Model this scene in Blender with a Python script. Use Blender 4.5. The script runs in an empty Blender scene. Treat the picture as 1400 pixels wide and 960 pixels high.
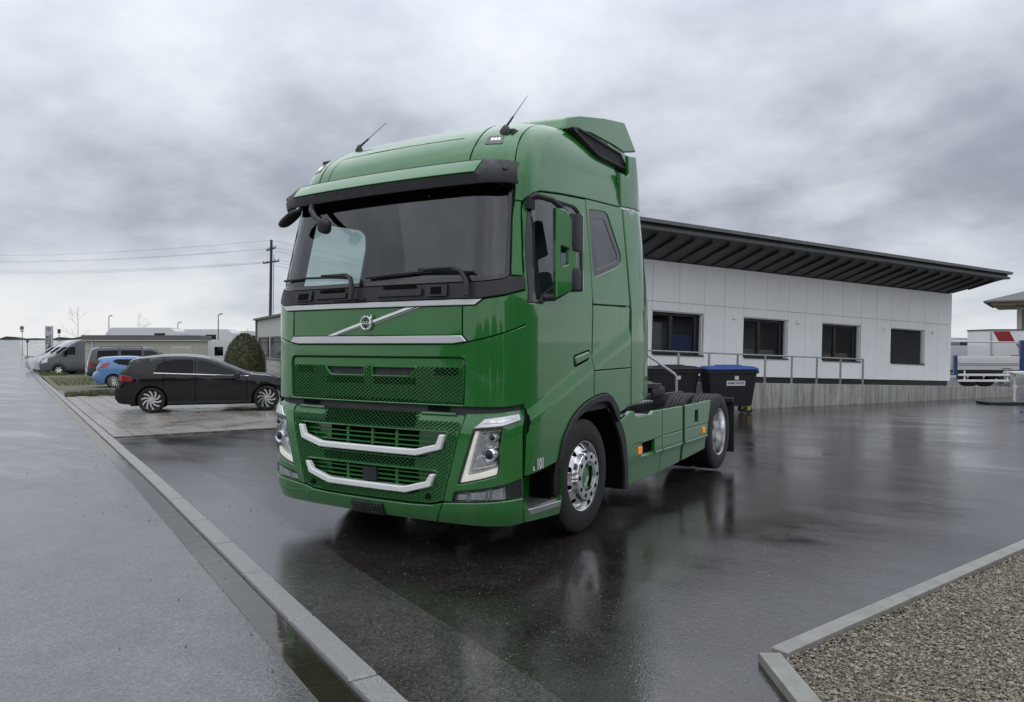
import bpy, bmesh, math, random
import numpy as np
from mathutils import Vector, Matrix
from mathutils.geometry import delaunay_2d_cdt
random.seed(7)
R = math.radians
SC = bpy.context.scene
COL = SC.collection

# ------------------------------------------------------------------ camera
CAM = Vector((4.016, -4.265, 1.546)); YAW = -0.555; PITCH = -0.008
FW = Vector((math.sin(YAW)*math.cos(PITCH), math.cos(YAW)*math.cos(PITCH), math.sin(PITCH)))
RT = Vector((math.cos(YAW), -math.sin(YAW), 0)); UP = RT.cross(FW)
cd = bpy.data.cameras.new('camera'); co = bpy.data.objects.new('camera', cd); COL.objects.link(co)
cd.sensor_width = 36; cd.lens = 36*1038.2/1400; cd.clip_start = .05; cd.clip_end = 6000
m = Matrix.Identity(4)
for i in range(3):
    m[i][0] = RT[i]; m[i][1] = UP[i]; m[i][2] = -FW[i]; m[i][3] = CAM[i]
co.matrix_world = m; SC.camera = co

# ------------------------------------------------------------------ sky (overcast)
wd = bpy.data.worlds.new('World'); SC.world = wd; wd.use_nodes = True
nt = wd.node_tree; nt.nodes.clear()
def N(t, **k):
    n = nt.nodes.new(t)
    for a, b in k.items(): setattr(n, a, b)
    return n
def math_(op, a, b=None, clamp=False):
    n = N('ShaderNodeMath', operation=op, use_clamp=clamp)
    for i, v in enumerate((a, b)):
        if v is None: continue
        if isinstance(v, (int, float)): n.inputs[i].default_value = v
        else: nt.links.new(v, n.inputs[i])
    return n.outputs[0]
SUN_EL, SUN_ROT = 42, 150; SKYOFF = (5.4, -8.1, 3)
sky = N('ShaderNodeTexSky', sky_type='NISHITA', sun_disc=False, sun_elevation=R(SUN_EL), sun_rotation=R(SUN_ROT), air_density=1, dust_density=1)
tc = N('ShaderNodeTexCoord'); sp = N('ShaderNodeSeparateXYZ'); nt.links.new(tc.outputs['Generated'], sp.inputs[0])
zz = math_('ADD', math_('MAXIMUM', sp.outputs[2], 0.0), .32)
cb = N('ShaderNodeCombineXYZ')
nt.links.new(math_('DIVIDE', sp.outputs[0], zz), cb.inputs[0]); nt.links.new(math_('DIVIDE', sp.outputs[1], zz), cb.inputs[1])
def noise(scale, detail, rough, off, dist=0.):
    mp = N('ShaderNodeMapping'); mp.inputs['Location'].default_value = off
    nt.links.new(cb.outputs[0], mp.inputs[0])
    n = N('ShaderNodeTexNoise'); n.inputs['Scale'].default_value = scale; n.inputs['Detail'].default_value = detail
    n.inputs['Roughness'].default_value = rough; n.inputs['Distortion'].default_value = dist
    nt.links.new(mp.outputs[0], n.inputs[0]); return n.outputs[0]
n1 = noise(.6, 6, .55, SKYOFF, .1); n2 = noise(1.7, 6, .52, (.3, 5.2, 2), .15); n3 = noise(5, 6, .55, (1, 2, 5), .1)
s = math_('ADD', math_('ADD', math_('MULTIPLY', n1, .54), math_('MULTIPLY', n2, .34)), math_('MULTIPLY', n3, .12))
s = math_('ADD', math_('MULTIPLY', math_('SUBTRACT', s, .5), 1.28), .55)
# the cloud deck thins towards the skyline
hz = math_('MULTIPLY', math_('POWER', math_('SUBTRACT', 1.0, math_('MAXIMUM', sp.outputs[2], 0.0), True), 22.0), .17)
s = math_('ADD', s, hz)
rp = N('ShaderNodeValToRGB'); nt.links.new(s, rp.inputs[0])
cr = rp.color_ramp; cr.interpolation = 'B_SPLINE'
cr.elements[0].position = .36; cr.elements[0].color = (.285, .31, .365, 1)
cr.elements[1].position = .72; cr.elements[1].color = (.97, .98, 1.0, 1)
e = cr.elements.new(.45); e.color = (.425, .455, .52, 1)
e = cr.elements.new(.53); e.color = (.625, .665, .735, 1)
e = cr.elements.new(.61); e.color = (.77, .81, .865, 1)
sk = N('ShaderNodeVectorMath', operation='SCALE'); nt.links.new(sky.outputs[0], sk.inputs[0]); sk.inputs['Scale'].default_value = .10
mx = N('ShaderNodeMix', data_type='RGBA'); mx.inputs[0].default_value = .93
nt.links.new(sk.outputs[0], mx.inputs[6]); nt.links.new(rp.outputs[0], mx.inputs[7])
zn = math_('ADD', .86, math_('MULTIPLY', math_('MULTIPLY', math_('MAXIMUM', sp.outputs[2], 0.0), math_('MAXIMUM', sp.outputs[2], 0.0)), 1.7))
bg = N('ShaderNodeBackground'); nt.links.new(math_('MULTIPLY', zn, .99), bg.inputs[1]); nt.links.new(mx.outputs[2], bg.inputs[0])
ow = N('ShaderNodeOutputWorld'); nt.links.new(bg.outputs[0], ow.inputs[0])
sl = bpy.data.lights.new('sun', 'SUN'); sl.energy = .6; sl.angle = R(120); sl.color = (1, .97, .93)
so = bpy.data.objects.new('sun', sl); COL.objects.link(so)
so.rotation_euler = (R(90-SUN_EL), 0, R(180-SUN_ROT))
vs_ = SC.view_settings; vs_.view_transform = 'Standard'; vs_.look = 'None'; vs_.gamma = 1; vs_.exposure = .12
SC.cycles.max_bounces = 8; SC.cycles.glossy_bounces = 5; SC.cycles.transparent_max_bounces = 12; SC.cycles.caustics_reflective = False; SC.cycles.caustics_refractive = False

# ------------------------------------------------------------------ materials
class Mt:
    """small node-tree helper"""
    def __init__(s, name):
        s.m = bpy.data.materials.new(name); s.m.use_nodes = True; s.t = s.m.node_tree
        s.b = s.t.nodes['Principled BSDF']; s.tc = None
    def n(s, t, **k):
        n = s.t.nodes.new(t)
        for a, b in k.items(): setattr(n, a, b)
        return n
    def l(s, a, b): s.t.links.new(a, b)
    def co(s, kind='Object', scale=(1, 1, 1), rot=(0, 0, 0)):
        c = s.n('ShaderNodeTexCoord'); mp = s.n('ShaderNodeMapping'); mp.inputs['Scale'].default_value = scale; mp.inputs['Rotation'].default_value = rot
        if kind == 'World':
            g = s.n('ShaderNodeNewGeometry'); s.l(g.outputs['Position'], mp.inputs[0])
        else: s.l(c.outputs[kind], mp.inputs[0])
        return mp.outputs[0]
    def noise(s, vec, scale, detail=4, rough=.5, dist=0.):
        n = s.n('ShaderNodeTexNoise'); n.inputs['Scale'].default_value = scale; n.inputs['Detail'].default_value = detail
        n.inputs['Roughness'].default_value = rough; n.inputs['Distortion'].default_value = dist
        s.l(vec, n.inputs[0]); return n.outputs[0]
    def ramp(s, f, stops):
        r = s.n('ShaderNodeValToRGB'); s.l(f, r.inputs[0]); e = r.color_ramp.elements
        for i, (p, c) in enumerate(stops):
            if i > 1: e.new(p)
            c = (c, c, c, 1) if isinstance(c, (int, float)) else tuple(c)+(1,)
            k = e[i] if i < 2 else [q for q in e if abs(q.position-p) < 1e-6][0]
            k.position = p; k.color = c
        return r.outputs[0]
    def mix(s, f, a, b, bt='MIX'):
        x = s.n('ShaderNodeMix', data_type='RGBA', blend_type=bt)
        for i, v in ((0, f), (6, a), (7, b)):
            if isinstance(v, (int, float)) and i == 0: x.inputs[0].default_value = v
            elif isinstance(v, (tuple, list)): x.inputs[i].default_value = tuple(v)+(1,)
            elif isinstance(v, (int, float)): x.inputs[i].default_value = (v, v, v, 1)
            else: s.l(v, x.inputs[i])
        return x.outputs[2]
    def mth(s, op, a, b=0., clamp=False):
        x = s.n('ShaderNodeMath', operation=op, use_clamp=clamp)
        for i, v in ((0, a), (1, b)):
            if isinstance(v, (int, float)): x.inputs[i].default_value = v
            else: s.l(v, x.inputs[i])
        return x.outputs[0]
    def bump(s, h, strength=.3, dist=.01):
        b = s.n('ShaderNodeBump'); b.inputs['Strength'].default_value = strength; b.inputs['Distance'].default_value = dist
        s.l(h, b.inputs['Height']); s.l(b.outputs[0], s.b.inputs['Normal']); return b
    def set(s, **k):
        for a, v in k.items():
            i = s.b.inputs[a.replace('_', ' ')]
            if isinstance(v, (int, float)): i.default_value = v
            elif isinstance(v, tuple): i.default_value = v+(1,) if len(v) == 3 else v
            else: s.l(v, i)
        return s
MATS = {}
def pm(name, col, rough=.5, metal=0., coat=0., var=.12, scale=6., spec=.5, bump=0., emit=None):
    """plain procedural material: colour broken up by noise, uneven roughness"""
    q = Mt(name); v = q.co('Object'); f = q.noise(v, scale, 5, .6)
    c0 = tuple(max(0, x*(1-var)) for x in col); c1 = tuple(min(1, x*(1+var)) for x in col)
    q.set(Base_Color=q.ramp(f, [(.3, c0), (.7, c1)]), Metallic=metal, Specular_IOR_Level=spec)
    if rough > .06: q.set(Roughness=q.ramp(q.noise(v, scale*2.3, 4, .6), [(.3, rough*.8), (.7, min(1, rough*1.2))]))
    else: q.set(Roughness=rough)
    if coat: q.set(Coat_Weight=coat, Coat_Roughness=.03)
    if bump: q.bump(q.noise(v, scale*12, 4, .6), bump, .004)
    if emit: q.set(Emission_Color=tuple(emit[:3]), Emission_Strength=emit[3])
    MATS[name] = q.m; return q.m
def paint(name, col, dirt=.25, coat=1., cior=1.5, spec=.5, grime=False):
    q = Mt(name); v = q.co('Object'); f = q.noise(v, 1.3, 5, .55)
    streak = q.noise(q.co('Object', (9, 9, .7)), 3, 4, .6)
    base = q.mix(q.ramp(f, [(.35, 0.), (.7, .35)]), col, tuple(x*1.18+.002 for x in col))
    drt = q.mth('MULTIPLY', q.ramp(streak, [(.5, 0.), (.8, 1.)]), dirt)
    if grime:                                               # dried road spray on the lower panels
        sz_ = q.n('ShaderNodeSeparateXYZ'); q.l(v, sz_.inputs[0]); low = q.ramp(sz_.outputs[2], [(.22, 1.), (.85, 0.)])
        drt = q.mth('ADD', drt, q.mth('MULTIPLY', q.mth('MULTIPLY', low, q.ramp(q.noise(v, 7, 6, .7), [(.42, 0.), (.75, 1.)])), .30), True)
    q.set(Base_Color=q.mix(drt, base, (.16, .165, .15)), Roughness=q.ramp(streak, [(.4, .28), (.75, .42)]), Coat_Weight=coat, Coat_IOR=cior, Specular_IOR_Level=spec,
          Coat_Roughness=q.ramp(q.noise(v, 4, 4), [(.3, .02), (.75, .06)]))
    drops = q.n('ShaderNodeTexVoronoi'); drops.inputs['Scale'].default_value = 55; q.l(v, drops.inputs['Vector'])
    d = q.ramp(drops.outputs['Distance'], [(.0, 1.), (.22, 0.)])
    b = q.n('ShaderNodeBump'); b.inputs['Strength'].default_value = .06; b.inputs['Distance'].default_value = .003
    q.l(q.mth('ADD', q.mth('MULTIPLY', d, .5), q.noise(v, 2.2, 3)), b.inputs['Height']); q.l(b.outputs[0], q.b.inputs['Coat Normal'])
    MATS[name] = q.m; return q.m
def glass(name, tint=(.5, .55, .54), ior=1.9):
    q = Mt(name); t = q.t; q.t.nodes.remove(q.b)
    out = [n for n in t.nodes if n.type == 'OUTPUT_MATERIAL'][0]
    tr = q.n('ShaderNodeBsdfTransparent'); g = q.n('ShaderNodeBsdfGlossy'); fr = q.n('ShaderNodeFresnel'); mxs = q.n('ShaderNodeMixShader')
    v = q.co('Object'); st = q.noise(v, 3.5, 4)
    q.l(q.ramp(st, [(.3, tuple(x*.94 for x in tint)), (.7, tint)]), tr.inputs[0]); g.inputs['Roughness'].default_value = .015
    g.inputs['Color'].default_value = (.95, .97, 1, 1); bf = q.n('ShaderNodeNewGeometry'); q.l(q.mth('ADD', ior, q.mth('MULTIPLY', bf.outputs['Backfacing'], 1/ior-ior)), fr.inputs[0])
    q.l(fr.outputs[0], mxs.inputs[0]); q.l(tr.outputs[0], mxs.inputs[1]); q.l(g.outputs[0], mxs.inputs[2]); q.l(mxs.outputs[0], out.inputs[0])
    MATS[name] = q.m; return q.m

GREEN = (.0098, .147, .0172)
paint('green_paint', GREEN, .10, 1., 1.58, .25, True); pm('green_grille', (.010, .105, .018), .42, var=.1); paint('anthracite_paint', (.0045, .005, .0065), .05, 1., 1.42, .1); paint('blue_paint', (.085, .22, .46), .12)
paint('navy_paint', (.012, .016, .026), .15); paint('slate_paint', (.035, .042, .05), .2); paint('silver_paint', (.42, .44, .46), .2); paint('white_paint', (.68, .69, .69), .2)
paint('bluetrim_paint', (.02, .05, .16), .1)
pm('black_plastic', (.016, .017, .019), .52, bump=.15); pm('black_gloss', (.008, .008, .009), .12, coat=.5); pm('dark_cavity', (.004, .004, .004), .9, spec=.1)
pm('rubber', (.012, .012, .0125), .62, scale=14, bump=.25); pm('silver_trim', (.62, .63, .64), .34, .8, var=.03, scale=1.2); pm('white_bar', (.86, .87, .86), .30, .0, var=.04); pm('chrome', (.75, .76, .78), .10, 1., var=.05)
pm('alu', (.70, .70, .70), .16, 1., var=.08, scale=9); pm('alu_tread', (.42, .43, .44), .4, .85, bump=.3, scale=20); pm('dark_steel', (.03, .031, .033), .5, .4, scale=9); pm('steel', (.45, .46, .47), .38, .8)
pm('drl', (.85, .83, .74), .25, emit=(1, .96, .84, .35)); pm('lamp_inner', (.62, .63, .64), .22, .75, scale=30, var=.3); pm('lamp_dark', (.03, .03, .032), .2, .3); pm('lamp_base', (.55, .56, .57), .35, .5, scale=25, var=.3); pm('amber', (.75, .22, .01), .25, emit=(1, .35, .02, .25)); pm('red_lens', (.30, .012, .014), .15, coat=.8)
pm('interior', (.045, .047, .05), .75); pm('interior_light', (.20, .205, .21), .8); pm('seat_cloth', (.09, .092, .10), .9, scale=25); pm('cream_panel', (.33, .34, .33), .6)
pm('light_print', (.72, .73, .74), .5); pm('ink', (.01, .01, .011), .6)
pm('led_white', (.9, .9, .92), .3, emit=(1, 1, 1, .9))
glass('windscreen_glass', (.74, .84, .81), 1.74); glass('side_glass', (.64, .73, .70), 2.05); glass('clear_lens', (.88, .89, .9), 1.35); glass('tint_glass', (.055, .06, .065), 1.33); glass('car_glass', (.42, .47, .45), 1.36)
glass('office_glass', (.72, .74, .75), 1.85); qw = Mt('wall_white'); vw = qw.co('Object'); fw_ = qw.noise(qw.co('Object', (6, 6, .35)), 1.4, 6, .7); qw.set(Base_Color=qw.mix(qw.ramp(fw_, [(.5, 0.), (.78, .5)]), qw.mix(qw.ramp(qw.noise(vw, 1.1, 5), [(.3, 0.), (.7, 1.)]), (.84, .855, .86), (.90, .91, .915)), (.70, .71, .70)), Roughness=.42); MATS['wall_white'] = qw.m; pm('frame_dark', (.018, .02, .022), .4); pm('fascia_grey', (.12, .125, .125), .55, var=.15); pm('soffit_grey', (.075, .08, .082), .6); pm('joist_black', (.010, .011, .012), .55)
pm('grey_shed', (.40, .40, .35), .7, var=.08); pm('shed_trim', (.12, .12, .11), .7); pm('caravan_white', (.62, .64, .66), .4, var=.06); pm('cladding_beige', (.44, .42, .38), .6); pm('facade_grey', (.50, .50, .47), .6, var=.06)
pm('bin_black', (.011, .013, .016), .5, scale=10); pm('bin_blue', (.022, .075, .30), .4); pm('yellow_metal', (.45, .33, .10), .5, .3); pm('wood_pole', (.045, .038, .032), .85, scale=12); pm('wire', (.03, .03, .032), .7)
pm('red_print', (.28, .012, .025), .4); pm('bark', (.06, .052, .045), .9, scale=15, bump=.5); pm('concrete_post', (.16, .15, .135), .9, bump=.4); pm('lamp_post', (.20, .21, .22), .5, .4); pm('blind', (.05, .053, .056), .5); pm('curtain', (.45, .46, .48), .8); pm('office_dark', (.36, .365, .37), .8)
pm('tan_soffit', (.50, .40, .28), .6); pm('roof_dark', (.06, .062, .065), .7); pm('straw', (.36, .28, .16), .8)

# ------------------------------------------------------------------ mesh helpers
def link(o, parent=None):
    COL.objects.link(o)
    if parent is not None: o.parent = parent
    return o
def mesh(name, vs, fs, mat, parent=None, smooth=True, angle=35):
    me = bpy.data.meshes.new(name); me.from_pydata([tuple(v) for v in vs], [], [tuple(f) for f in fs]); me.update()
    if mat: me.materials.append(MATS[mat] if isinstance(mat, str) else mat)
    if smooth:
        me.polygons.foreach_set('use_smooth', [True]*len(me.polygons)); me.set_sharp_from_angle(angle=R(angle))
    return link(bpy.data.objects.new(name, me), parent)
def tag(o, label=None, cat=None, group=None, kind=None):
    if label: o['label'] = label
    if cat: o['category'] = cat
    if group: o['group'] = group
    if kind: o['kind'] = kind
    return o
def empty(name, loc=(0, 0, 0), rz=0.):
    o = bpy.data.objects.new(name, None); o.location = loc; o.rotation_euler = (0, 0, rz); COL.objects.link(o); return o
def copy_tree(o, parent=None):
    c = o.copy(); COL.objects.link(c); c.parent = parent
    for ch in o.children: copy_tree(ch, c)
    return c
class MB:
    def __init__(s): s.v = []; s.f = []
    def add(s, vs, fs):
        k = len(s.v); s.v += [tuple(v) for v in vs]; s.f += [tuple(i+k for i in f) for f in fs]; return s
    def box(s, a, b, bev=0.):
        x0, x1 = sorted((a[0], b[0])); y0, y1 = sorted((a[1], b[1])); z0, z1 = sorted((a[2], b[2]))
        if not bev:
            return s.add([(x, y, z) for x in (x0, x1) for y in (y0, y1) for z in (z0, z1)],
                  [(0, 1, 3, 2), (4, 6, 7, 5), (0, 4, 5, 1), (2, 3, 7, 6), (0, 2, 6, 4), (1, 5, 7, 3)])
        bm = bmesh.new(); bmesh.ops.create_cube(bm, size=1)
        for v in bm.verts: v.co = Vector(((x0+x1)/2+v.co.x*(x1-x0), (y0+y1)/2+v.co.y*(y1-y0), (z0+z1)/2+v.co.z*(z1-z0)))
        bmesh.ops.bevel(bm, geom=bm.edges[:], offset=bev, segments=2, affect='EDGES', profile=.7)
        bm.verts.index_update(); s.add([v.co[:] for v in bm.verts], [[v.index for v in f.verts] for f in bm.faces]); bm.free(); return s
    def prism(s, poly, d0, d1, f):
        """poly in 2D, extruded between depths d0,d1; f(a,b,d)->xyz"""
        n = len(poly); vs = [f(a, b, d0) for a, b in poly]+[f(a, b, d1) for a, b in poly]
        return s.add(vs, [tuple(range(n)), tuple(range(2*n-1, n-1, -1))]+[(i, (i+1) % n, n+(i+1) % n, n+i) for i in range(n)])
    def tube(s, pts, r, n=8, close=True):
        pts = [Vector(p) for p in pts]; rr = r if isinstance(r, (list, tuple)) else [r]*len(pts); rings = []; ref = None
        for i, p in enumerate(pts):
            t = (pts[min(i+1, len(pts)-1)]-pts[max(i-1, 0)]).normalized()
            if ref is None: ref = Vector((0, 0, 1)) if abs(t.z) < .9 else Vector((1, 0, 0))
            a = t.cross(ref).normalized(); b = t.cross(a).normalized(); ref = -b if False else ref
            rings.append([p+(a*math.cos(2*math.pi*k/n)+b*math.sin(2*math.pi*k/n))*rr[i] for k in range(n)])
        vs = [v for q in rings for v in q]; fs = []
        for i in range(len(rings)-1):
            for k in range(n): fs.append((i*n+k, i*n+(k+1) % n, (i+1)*n+(k+1) % n, (i+1)*n+k))
        if close: fs += [tuple(range(n)), tuple(range(len(vs)-1, len(vs)-n-1, -1))]
        return s.add(vs, fs)
    def lathe(s, prof, c, axis='x', n=40):
        """prof: list of (offset along axis, radius)"""
        c = Vector(c); k0 = len(prof); vs = []
        for k in range(n):
            a = 2*math.pi*k/n
            for d, r in prof:
                p = {'x': (d, r*math.cos(a), r*math.sin(a)), 'y': (r*math.cos(a), d, r*math.sin(a)), 'z': (r*math.cos(a), r*math.sin(a), d)}[axis]
                vs.append(c+Vector(p))
        fs = [(k*k0+i, k*k0+i+1, ((k+1) % n)*k0+i+1, ((k+1) % n)*k0+i) for k in range(n) for i in range(k0-1)]
        return s.add(vs, fs)
    def build(s, name, mat, parent=None, smooth=True, angle=35): return mesh(name, s.v, s.f, mat, parent, smooth, angle)
def inside(p, poly):
    x, y = p; c = False; n = len(poly); j = n-1
    for i in range(n):
        xi, yi = poly[i]; xj, yj = poly[j]
        if (yi > y) != (yj > y) and x < (xj-xi)*(y-yi)/(yj-yi)+xi: c = not c
        j = i
    return c
def area2(p): return sum(p[i][0]*p[(i+1) % len(p)][1]-p[(i+1) % len(p)][0]*p[i][1] for i in range(len(p)))
def dens(poly, res):
    out = []
    for i in range(len(poly)):
        a = poly[i]; b = poly[(i+1) % len(poly)]; k = max(1, int(math.ceil(math.hypot(b[0]-a[0], b[1]-a[1])/res)))
        out += [(a[0]+(b[0]-a[0])*t/k, a[1]+(b[1]-a[1])*t/k) for t in range(k)]
    return out
def inset(poly, d):
    """move every vertex d to the left of a CCW loop (inwards)"""
    n = len(poly); sg = 1 if area2(poly) > 0 else -1; out = []
    for i in range(n):
        a, b, c = poly[i-1], poly[i], poly[(i+1) % n]
        e1 = Vector((b[0]-a[0], b[1]-a[1])); e2 = Vector((c[0]-b[0], c[1]-b[1]))
        if e1.length < 1e-9 or e2.length < 1e-9: out.append(b); continue
        n1 = Vector((-e1.y, e1.x)).normalized()*sg; n2 = Vector((-e2.y, e2.x)).normalized()*sg
        q = n1+n2; k = max(.35, 1+n1.dot(n2)); q = q/k
        out.append((b[0]+q.x*d, b[1]+q.y*d))
    return out
def rnd(poly, r, n=5):
    """round the corners of a polygon (r: number or list)"""
    out = []
    for i in range(len(poly)):
        a, b, c = Vector(poly[i-1]), Vector(poly[i]), Vector(poly[(i+1) % len(poly)])
        rr = r[i] if isinstance(r, (list, tuple)) else r
        if rr <= 0: out.append(tuple(b)); continue
        u = (a-b); v = (c-b); k = min(rr, u.length*.48, v.length*.48)
        p, q = b+u.normalized()*k, b+v.normalized()*k
        for j in range(n+1):
            t = j/n; out.append(tuple(p*(1-t)**2+b*2*t*(1-t)+q*t*t))
    return out
def patch(name, poly, fn, mat, parent=None, off=0., thick=.012, holes=(), res=.08, edge=.004, ctr=(0, 1.3, 1.6), angle=35, minres=None):
    """a panel: polygon in surface parameters, curved by fn(u,v), with rolled edges and a returned rim"""
    loops = [poly]+list(holes); pts = []; edges = []; drop = []; rim = []
    L = []
    for k, lp in enumerate(loops):
        lp = dens(lp, minres or res); L.append(lp)
        i0 = len(pts); n = len(lp); pts += lp; drop += [edge]*n; edges += [(i0+i, i0+(i+1) % n) for i in range(n)]; rim.append((i0, n))
        if edge > 0:
            ip = inset(lp, edge if k == 0 else -edge); i1 = len(pts); pts += ip; drop += [0]*n; edges += [(i1+i, i1+(i+1) % n) for i in range(n)]
    us = [p[0] for p in poly]; vs = [p[1] for p in poly]
    allb = np.array(pts)
    nu = int((max(us)-min(us))/res); nv = int((max(vs)-min(vs))/res)
    for i in range(1, nu+1):
        for j in range(1, nv+1):
            p = (min(us)+(i+.5*(j % 2))*res, min(vs)+j*res)
            if inside(p, L[0]) and not any(inside(p, h) for h in L[1:]) and np.min((allb[:, 0]-p[0])**2+(allb[:, 1]-p[1])**2) > (.45*res)**2:
                pts.append(p); drop.append(0)
    ov, oe, of, orv, _, _ = delaunay_2d_cdt([Vector(p) for p in pts], edges, [], 0, 1e-7)
    idx = {}
    for k, o in enumerate(orv):
        for q in o: idx[q] = k
    dr = [0]*len(ov)
    for k, o in enumerate(orv):
        if o: dr[k] = max(drop[q] for q in o)
    C = Vector(ctr); P = []; NN = []; h = 1e-3
    for v in ov:
        p = Vector(fn(v.x, v.y)); n = (Vector(fn(v.x+h, v.y))-p).cross(Vector(fn(v.x, v.y+h))-p)
        n = n.normalized() if n.length > 0 else Vector((0, -1, 0))
        if n.dot(p-C) < 0: n = -n
        P.append(p); NN.append(n)
    V = [p+n*(off-d) for p, n, d in zip(P, NN, dr)]; F = []
    for f in of:
        c = sum((ov[i] for i in f), Vector((0, 0)))/len(f); c = (c.x, c.y)
        if inside(c, L[0]) and not any(inside(c, hh) for hh in L[1:]):
            n = (V[f[1]]-V[f[0]]).cross(V[f[2]]-V[f[0]])
            F.append(f if n.dot(NN[f[0]]) > 0 else f[::-1])
    if thick > 0:
        for i0, n in rim:
            b = len(V)
            for i in range(n):
                k = idx[i0+i]; V.append(P[k]+NN[k]*(off-edge-thick))
            for i in range(n): F.append((idx[i0+i], idx[i0+(i+1) % n], b+(i+1) % n, b+i))
    return mesh(name, V, F, mat, parent, True, angle)
def text(name, body, size, mat, parent, mw, ext=.001, sx=1., bold=.0):
    c = bpy.data.curves.new(name, 'FONT'); c.body = body; c.size = size; c.extrude = ext; c.align_x = 'CENTER'; c.align_y = 'CENTER'; c.offset = bold; c.resolution_u = 3
    c.materials.append(MATS[mat]); o = bpy.data.objects.new(name, c); COL.objects.link(o); o.parent = parent
    o.matrix_local = mw @ Matrix.Diagonal((sx, 1, 1, 1))
    me = bpy.data.meshes.new_from_object(o); q_ = bpy.data.objects.new(name, me); COL.objects.link(q_); q_.parent = parent; q_.matrix_local = mw @ Matrix.Diagonal((sx, 1, 1, 1))
    bpy.data.objects.remove(o); q_.name = name; return q_
def frame_m(o, x, y):
    x = Vector(x).normalized(); y = Vector(y); z = x.cross(y).normalized(); y = z.cross(x); mm = Matrix.Identity(4)
    for i in range(3): mm[i][0] = x[i]; mm[i][1] = y[i]; mm[i][2] = z[i]; mm[i][3] = o[i]
    return mm
def herm(xs, ys):
    xs = [float(v) for v in xs]; d = [(ys[i+1]-ys[i])/(xs[i+1]-xs[i]) for i in range(len(xs)-1)]; mm = [d[0]]+[0.]*(len(xs)-2)+[d[-1]]
    for i in range(1, len(xs)-1):
        if d[i-1]*d[i] > 0:
            w1 = 2*(xs[i+1]-xs[i])+(xs[i]-xs[i-1]); w2 = (xs[i+1]-xs[i])+2*(xs[i]-xs[i-1]); mm[i] = (w1+w2)/(w1/d[i-1]+w2/d[i])
    def f(x):
        x = min(max(x, xs[0]), xs[-1]); i = 0
        while i < len(xs)-2 and x > xs[i+1]: i += 1
        h = xs[i+1]-xs[i]; t = (x-xs[i])/h
        return (1+2*t)*(1-t)**2*ys[i]+t*(1-t)**2*h*mm[i]+t*t*(3-2*t)*ys[i+1]+t*t*(t-1)*h*mm[i+1]
    return f
# ground height by distance ahead of the photographer: flat at the truck, dips, then climbs to a crest
Hd = herm([-60, 0, 7, 12, 20, 35, 50, 75, 100, 140, 176, 220, 260, 300, 400, 3000], [0, 0, 0, -.05, -.16, -.365, -.55, -.68, -.62, -.2, .4, 1.9, 3.3, 3.6, 2, 0])
F2 = Vector((math.sin(YAW), math.cos(YAW))); R2 = Vector((math.cos(YAW), -math.sin(YAW)))
def W(d, l, z=0.):
    """world point d metres ahead, l metres to the right of the viewpoint, z above the ground there"""
    p = Vector((CAM.x, CAM.y))+F2*d+R2*l; return Vector((p.x, p.y, Hd(d)+z))
def gz(x, y): return Hd((Vector((x, y))-Vector((CAM.x, CAM.y))).dot(F2))
# ================================================================== the setting
def sheet(name, rows, mat, z=0., kind='structure'):
    """ruled sheet: rows of (d, l0, l1)"""
    vs = []; fs = []
    for d, a, b in rows: vs += [W(d, a, z), W(d, b, z)]
    for i in range(len(rows)-1): fs.append((2*i, 2*i+1, 2*i+3, 2*i+2))
    o = mesh(name, vs, fs, mat, None, True, 60); o['kind'] = kind; return o
def asphalt(name, c0, c1, wet0, wet1, speck=.5, streaks=0., ior=1.45, grain=.4):
    q = Mt(name); v = q.co('World'); big = q.noise(v, .5, 6, .62, .5); mid = q.noise(v, 2.6, 6, .65)
    vo = q.n('ShaderNodeTexVoronoi'); vo.inputs['Scale'].default_value = 88; q.l(v, vo.inputs['Vector'])
    v2 = q.n('ShaderNodeTexVoronoi'); v2.inputs['Scale'].default_value = 36; q.l(v, v2.inputs['Vector'])
    sc = q.n('ShaderNodeSeparateColor'); q.l(vo.outputs['Color'], sc.inputs[0]); s2 = q.n('ShaderNodeSeparateColor'); q.l(v2.outputs['Color'], s2.inputs[0])
    base = q.mix(q.ramp(mid, [(.3, 0.), (.75, 1.)]), c0, c1)
    base = q.mix(.85, base, q.ramp(sc.outputs[1], [(0., .35), (1., 1.75)]), 'MULTIPLY')                 # every chipping its own tone
    spot = q.mth('MULTIPLY', q.ramp(sc.outputs[0], [(.90, 0.), (.97, 1.)]), q.ramp(vo.outputs['Distance'], [(.2, 1.), (.45, 0.)]))
    spot2 = q.mth('MULTIPLY', q.ramp(s2.outputs[0], [(.965, 0.), (.985, 1.)]), q.ramp(v2.outputs['Distance'], [(.12, 1.), (.22, 0.)]))
    base = q.mix(q.mth('MULTIPLY', spot, speck), base, (.30, .285, .26)); base = q.mix(q.mth('MULTIPLY', spot2, speck), base, (.45, .43, .40))
    st = q.noise(q.co('World', (.30, 1.9, 1), (0, 0, YAW)), .9, 6, .62, .5)
    fac = q.mth('ADD', q.mth('MULTIPLY', big, 1-streaks), q.mth('MULTIPLY', st, streaks))
    q.set(Base_Color=base, Roughness=q.ramp(fac, [(.38, wet0), (.60, wet1)]), IOR=ior)
    h = q.mth('ADD', q.mth('MULTIPLY', sc.outputs[2], .6), q.mth('MULTIPLY', vo.outputs['Distance'], -1.0))
    b = q.bump(h, grain, .0045); q.l(q.ramp(fac, [(.38, grain*.25), (.60, grain)]), b.inputs['Strength'])
    MATS[name] = q.m; return q.m
asphalt('yard_asphalt', (.015, .0125, .011), (.032, .0275, .0245), .06, .19, .5, .45, 1.92, .17)
asphalt('strip_asphalt', (.034, .031, .029), (.062, .058, .055), .08, .20, .5, .4, 2.1, .18)
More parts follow.
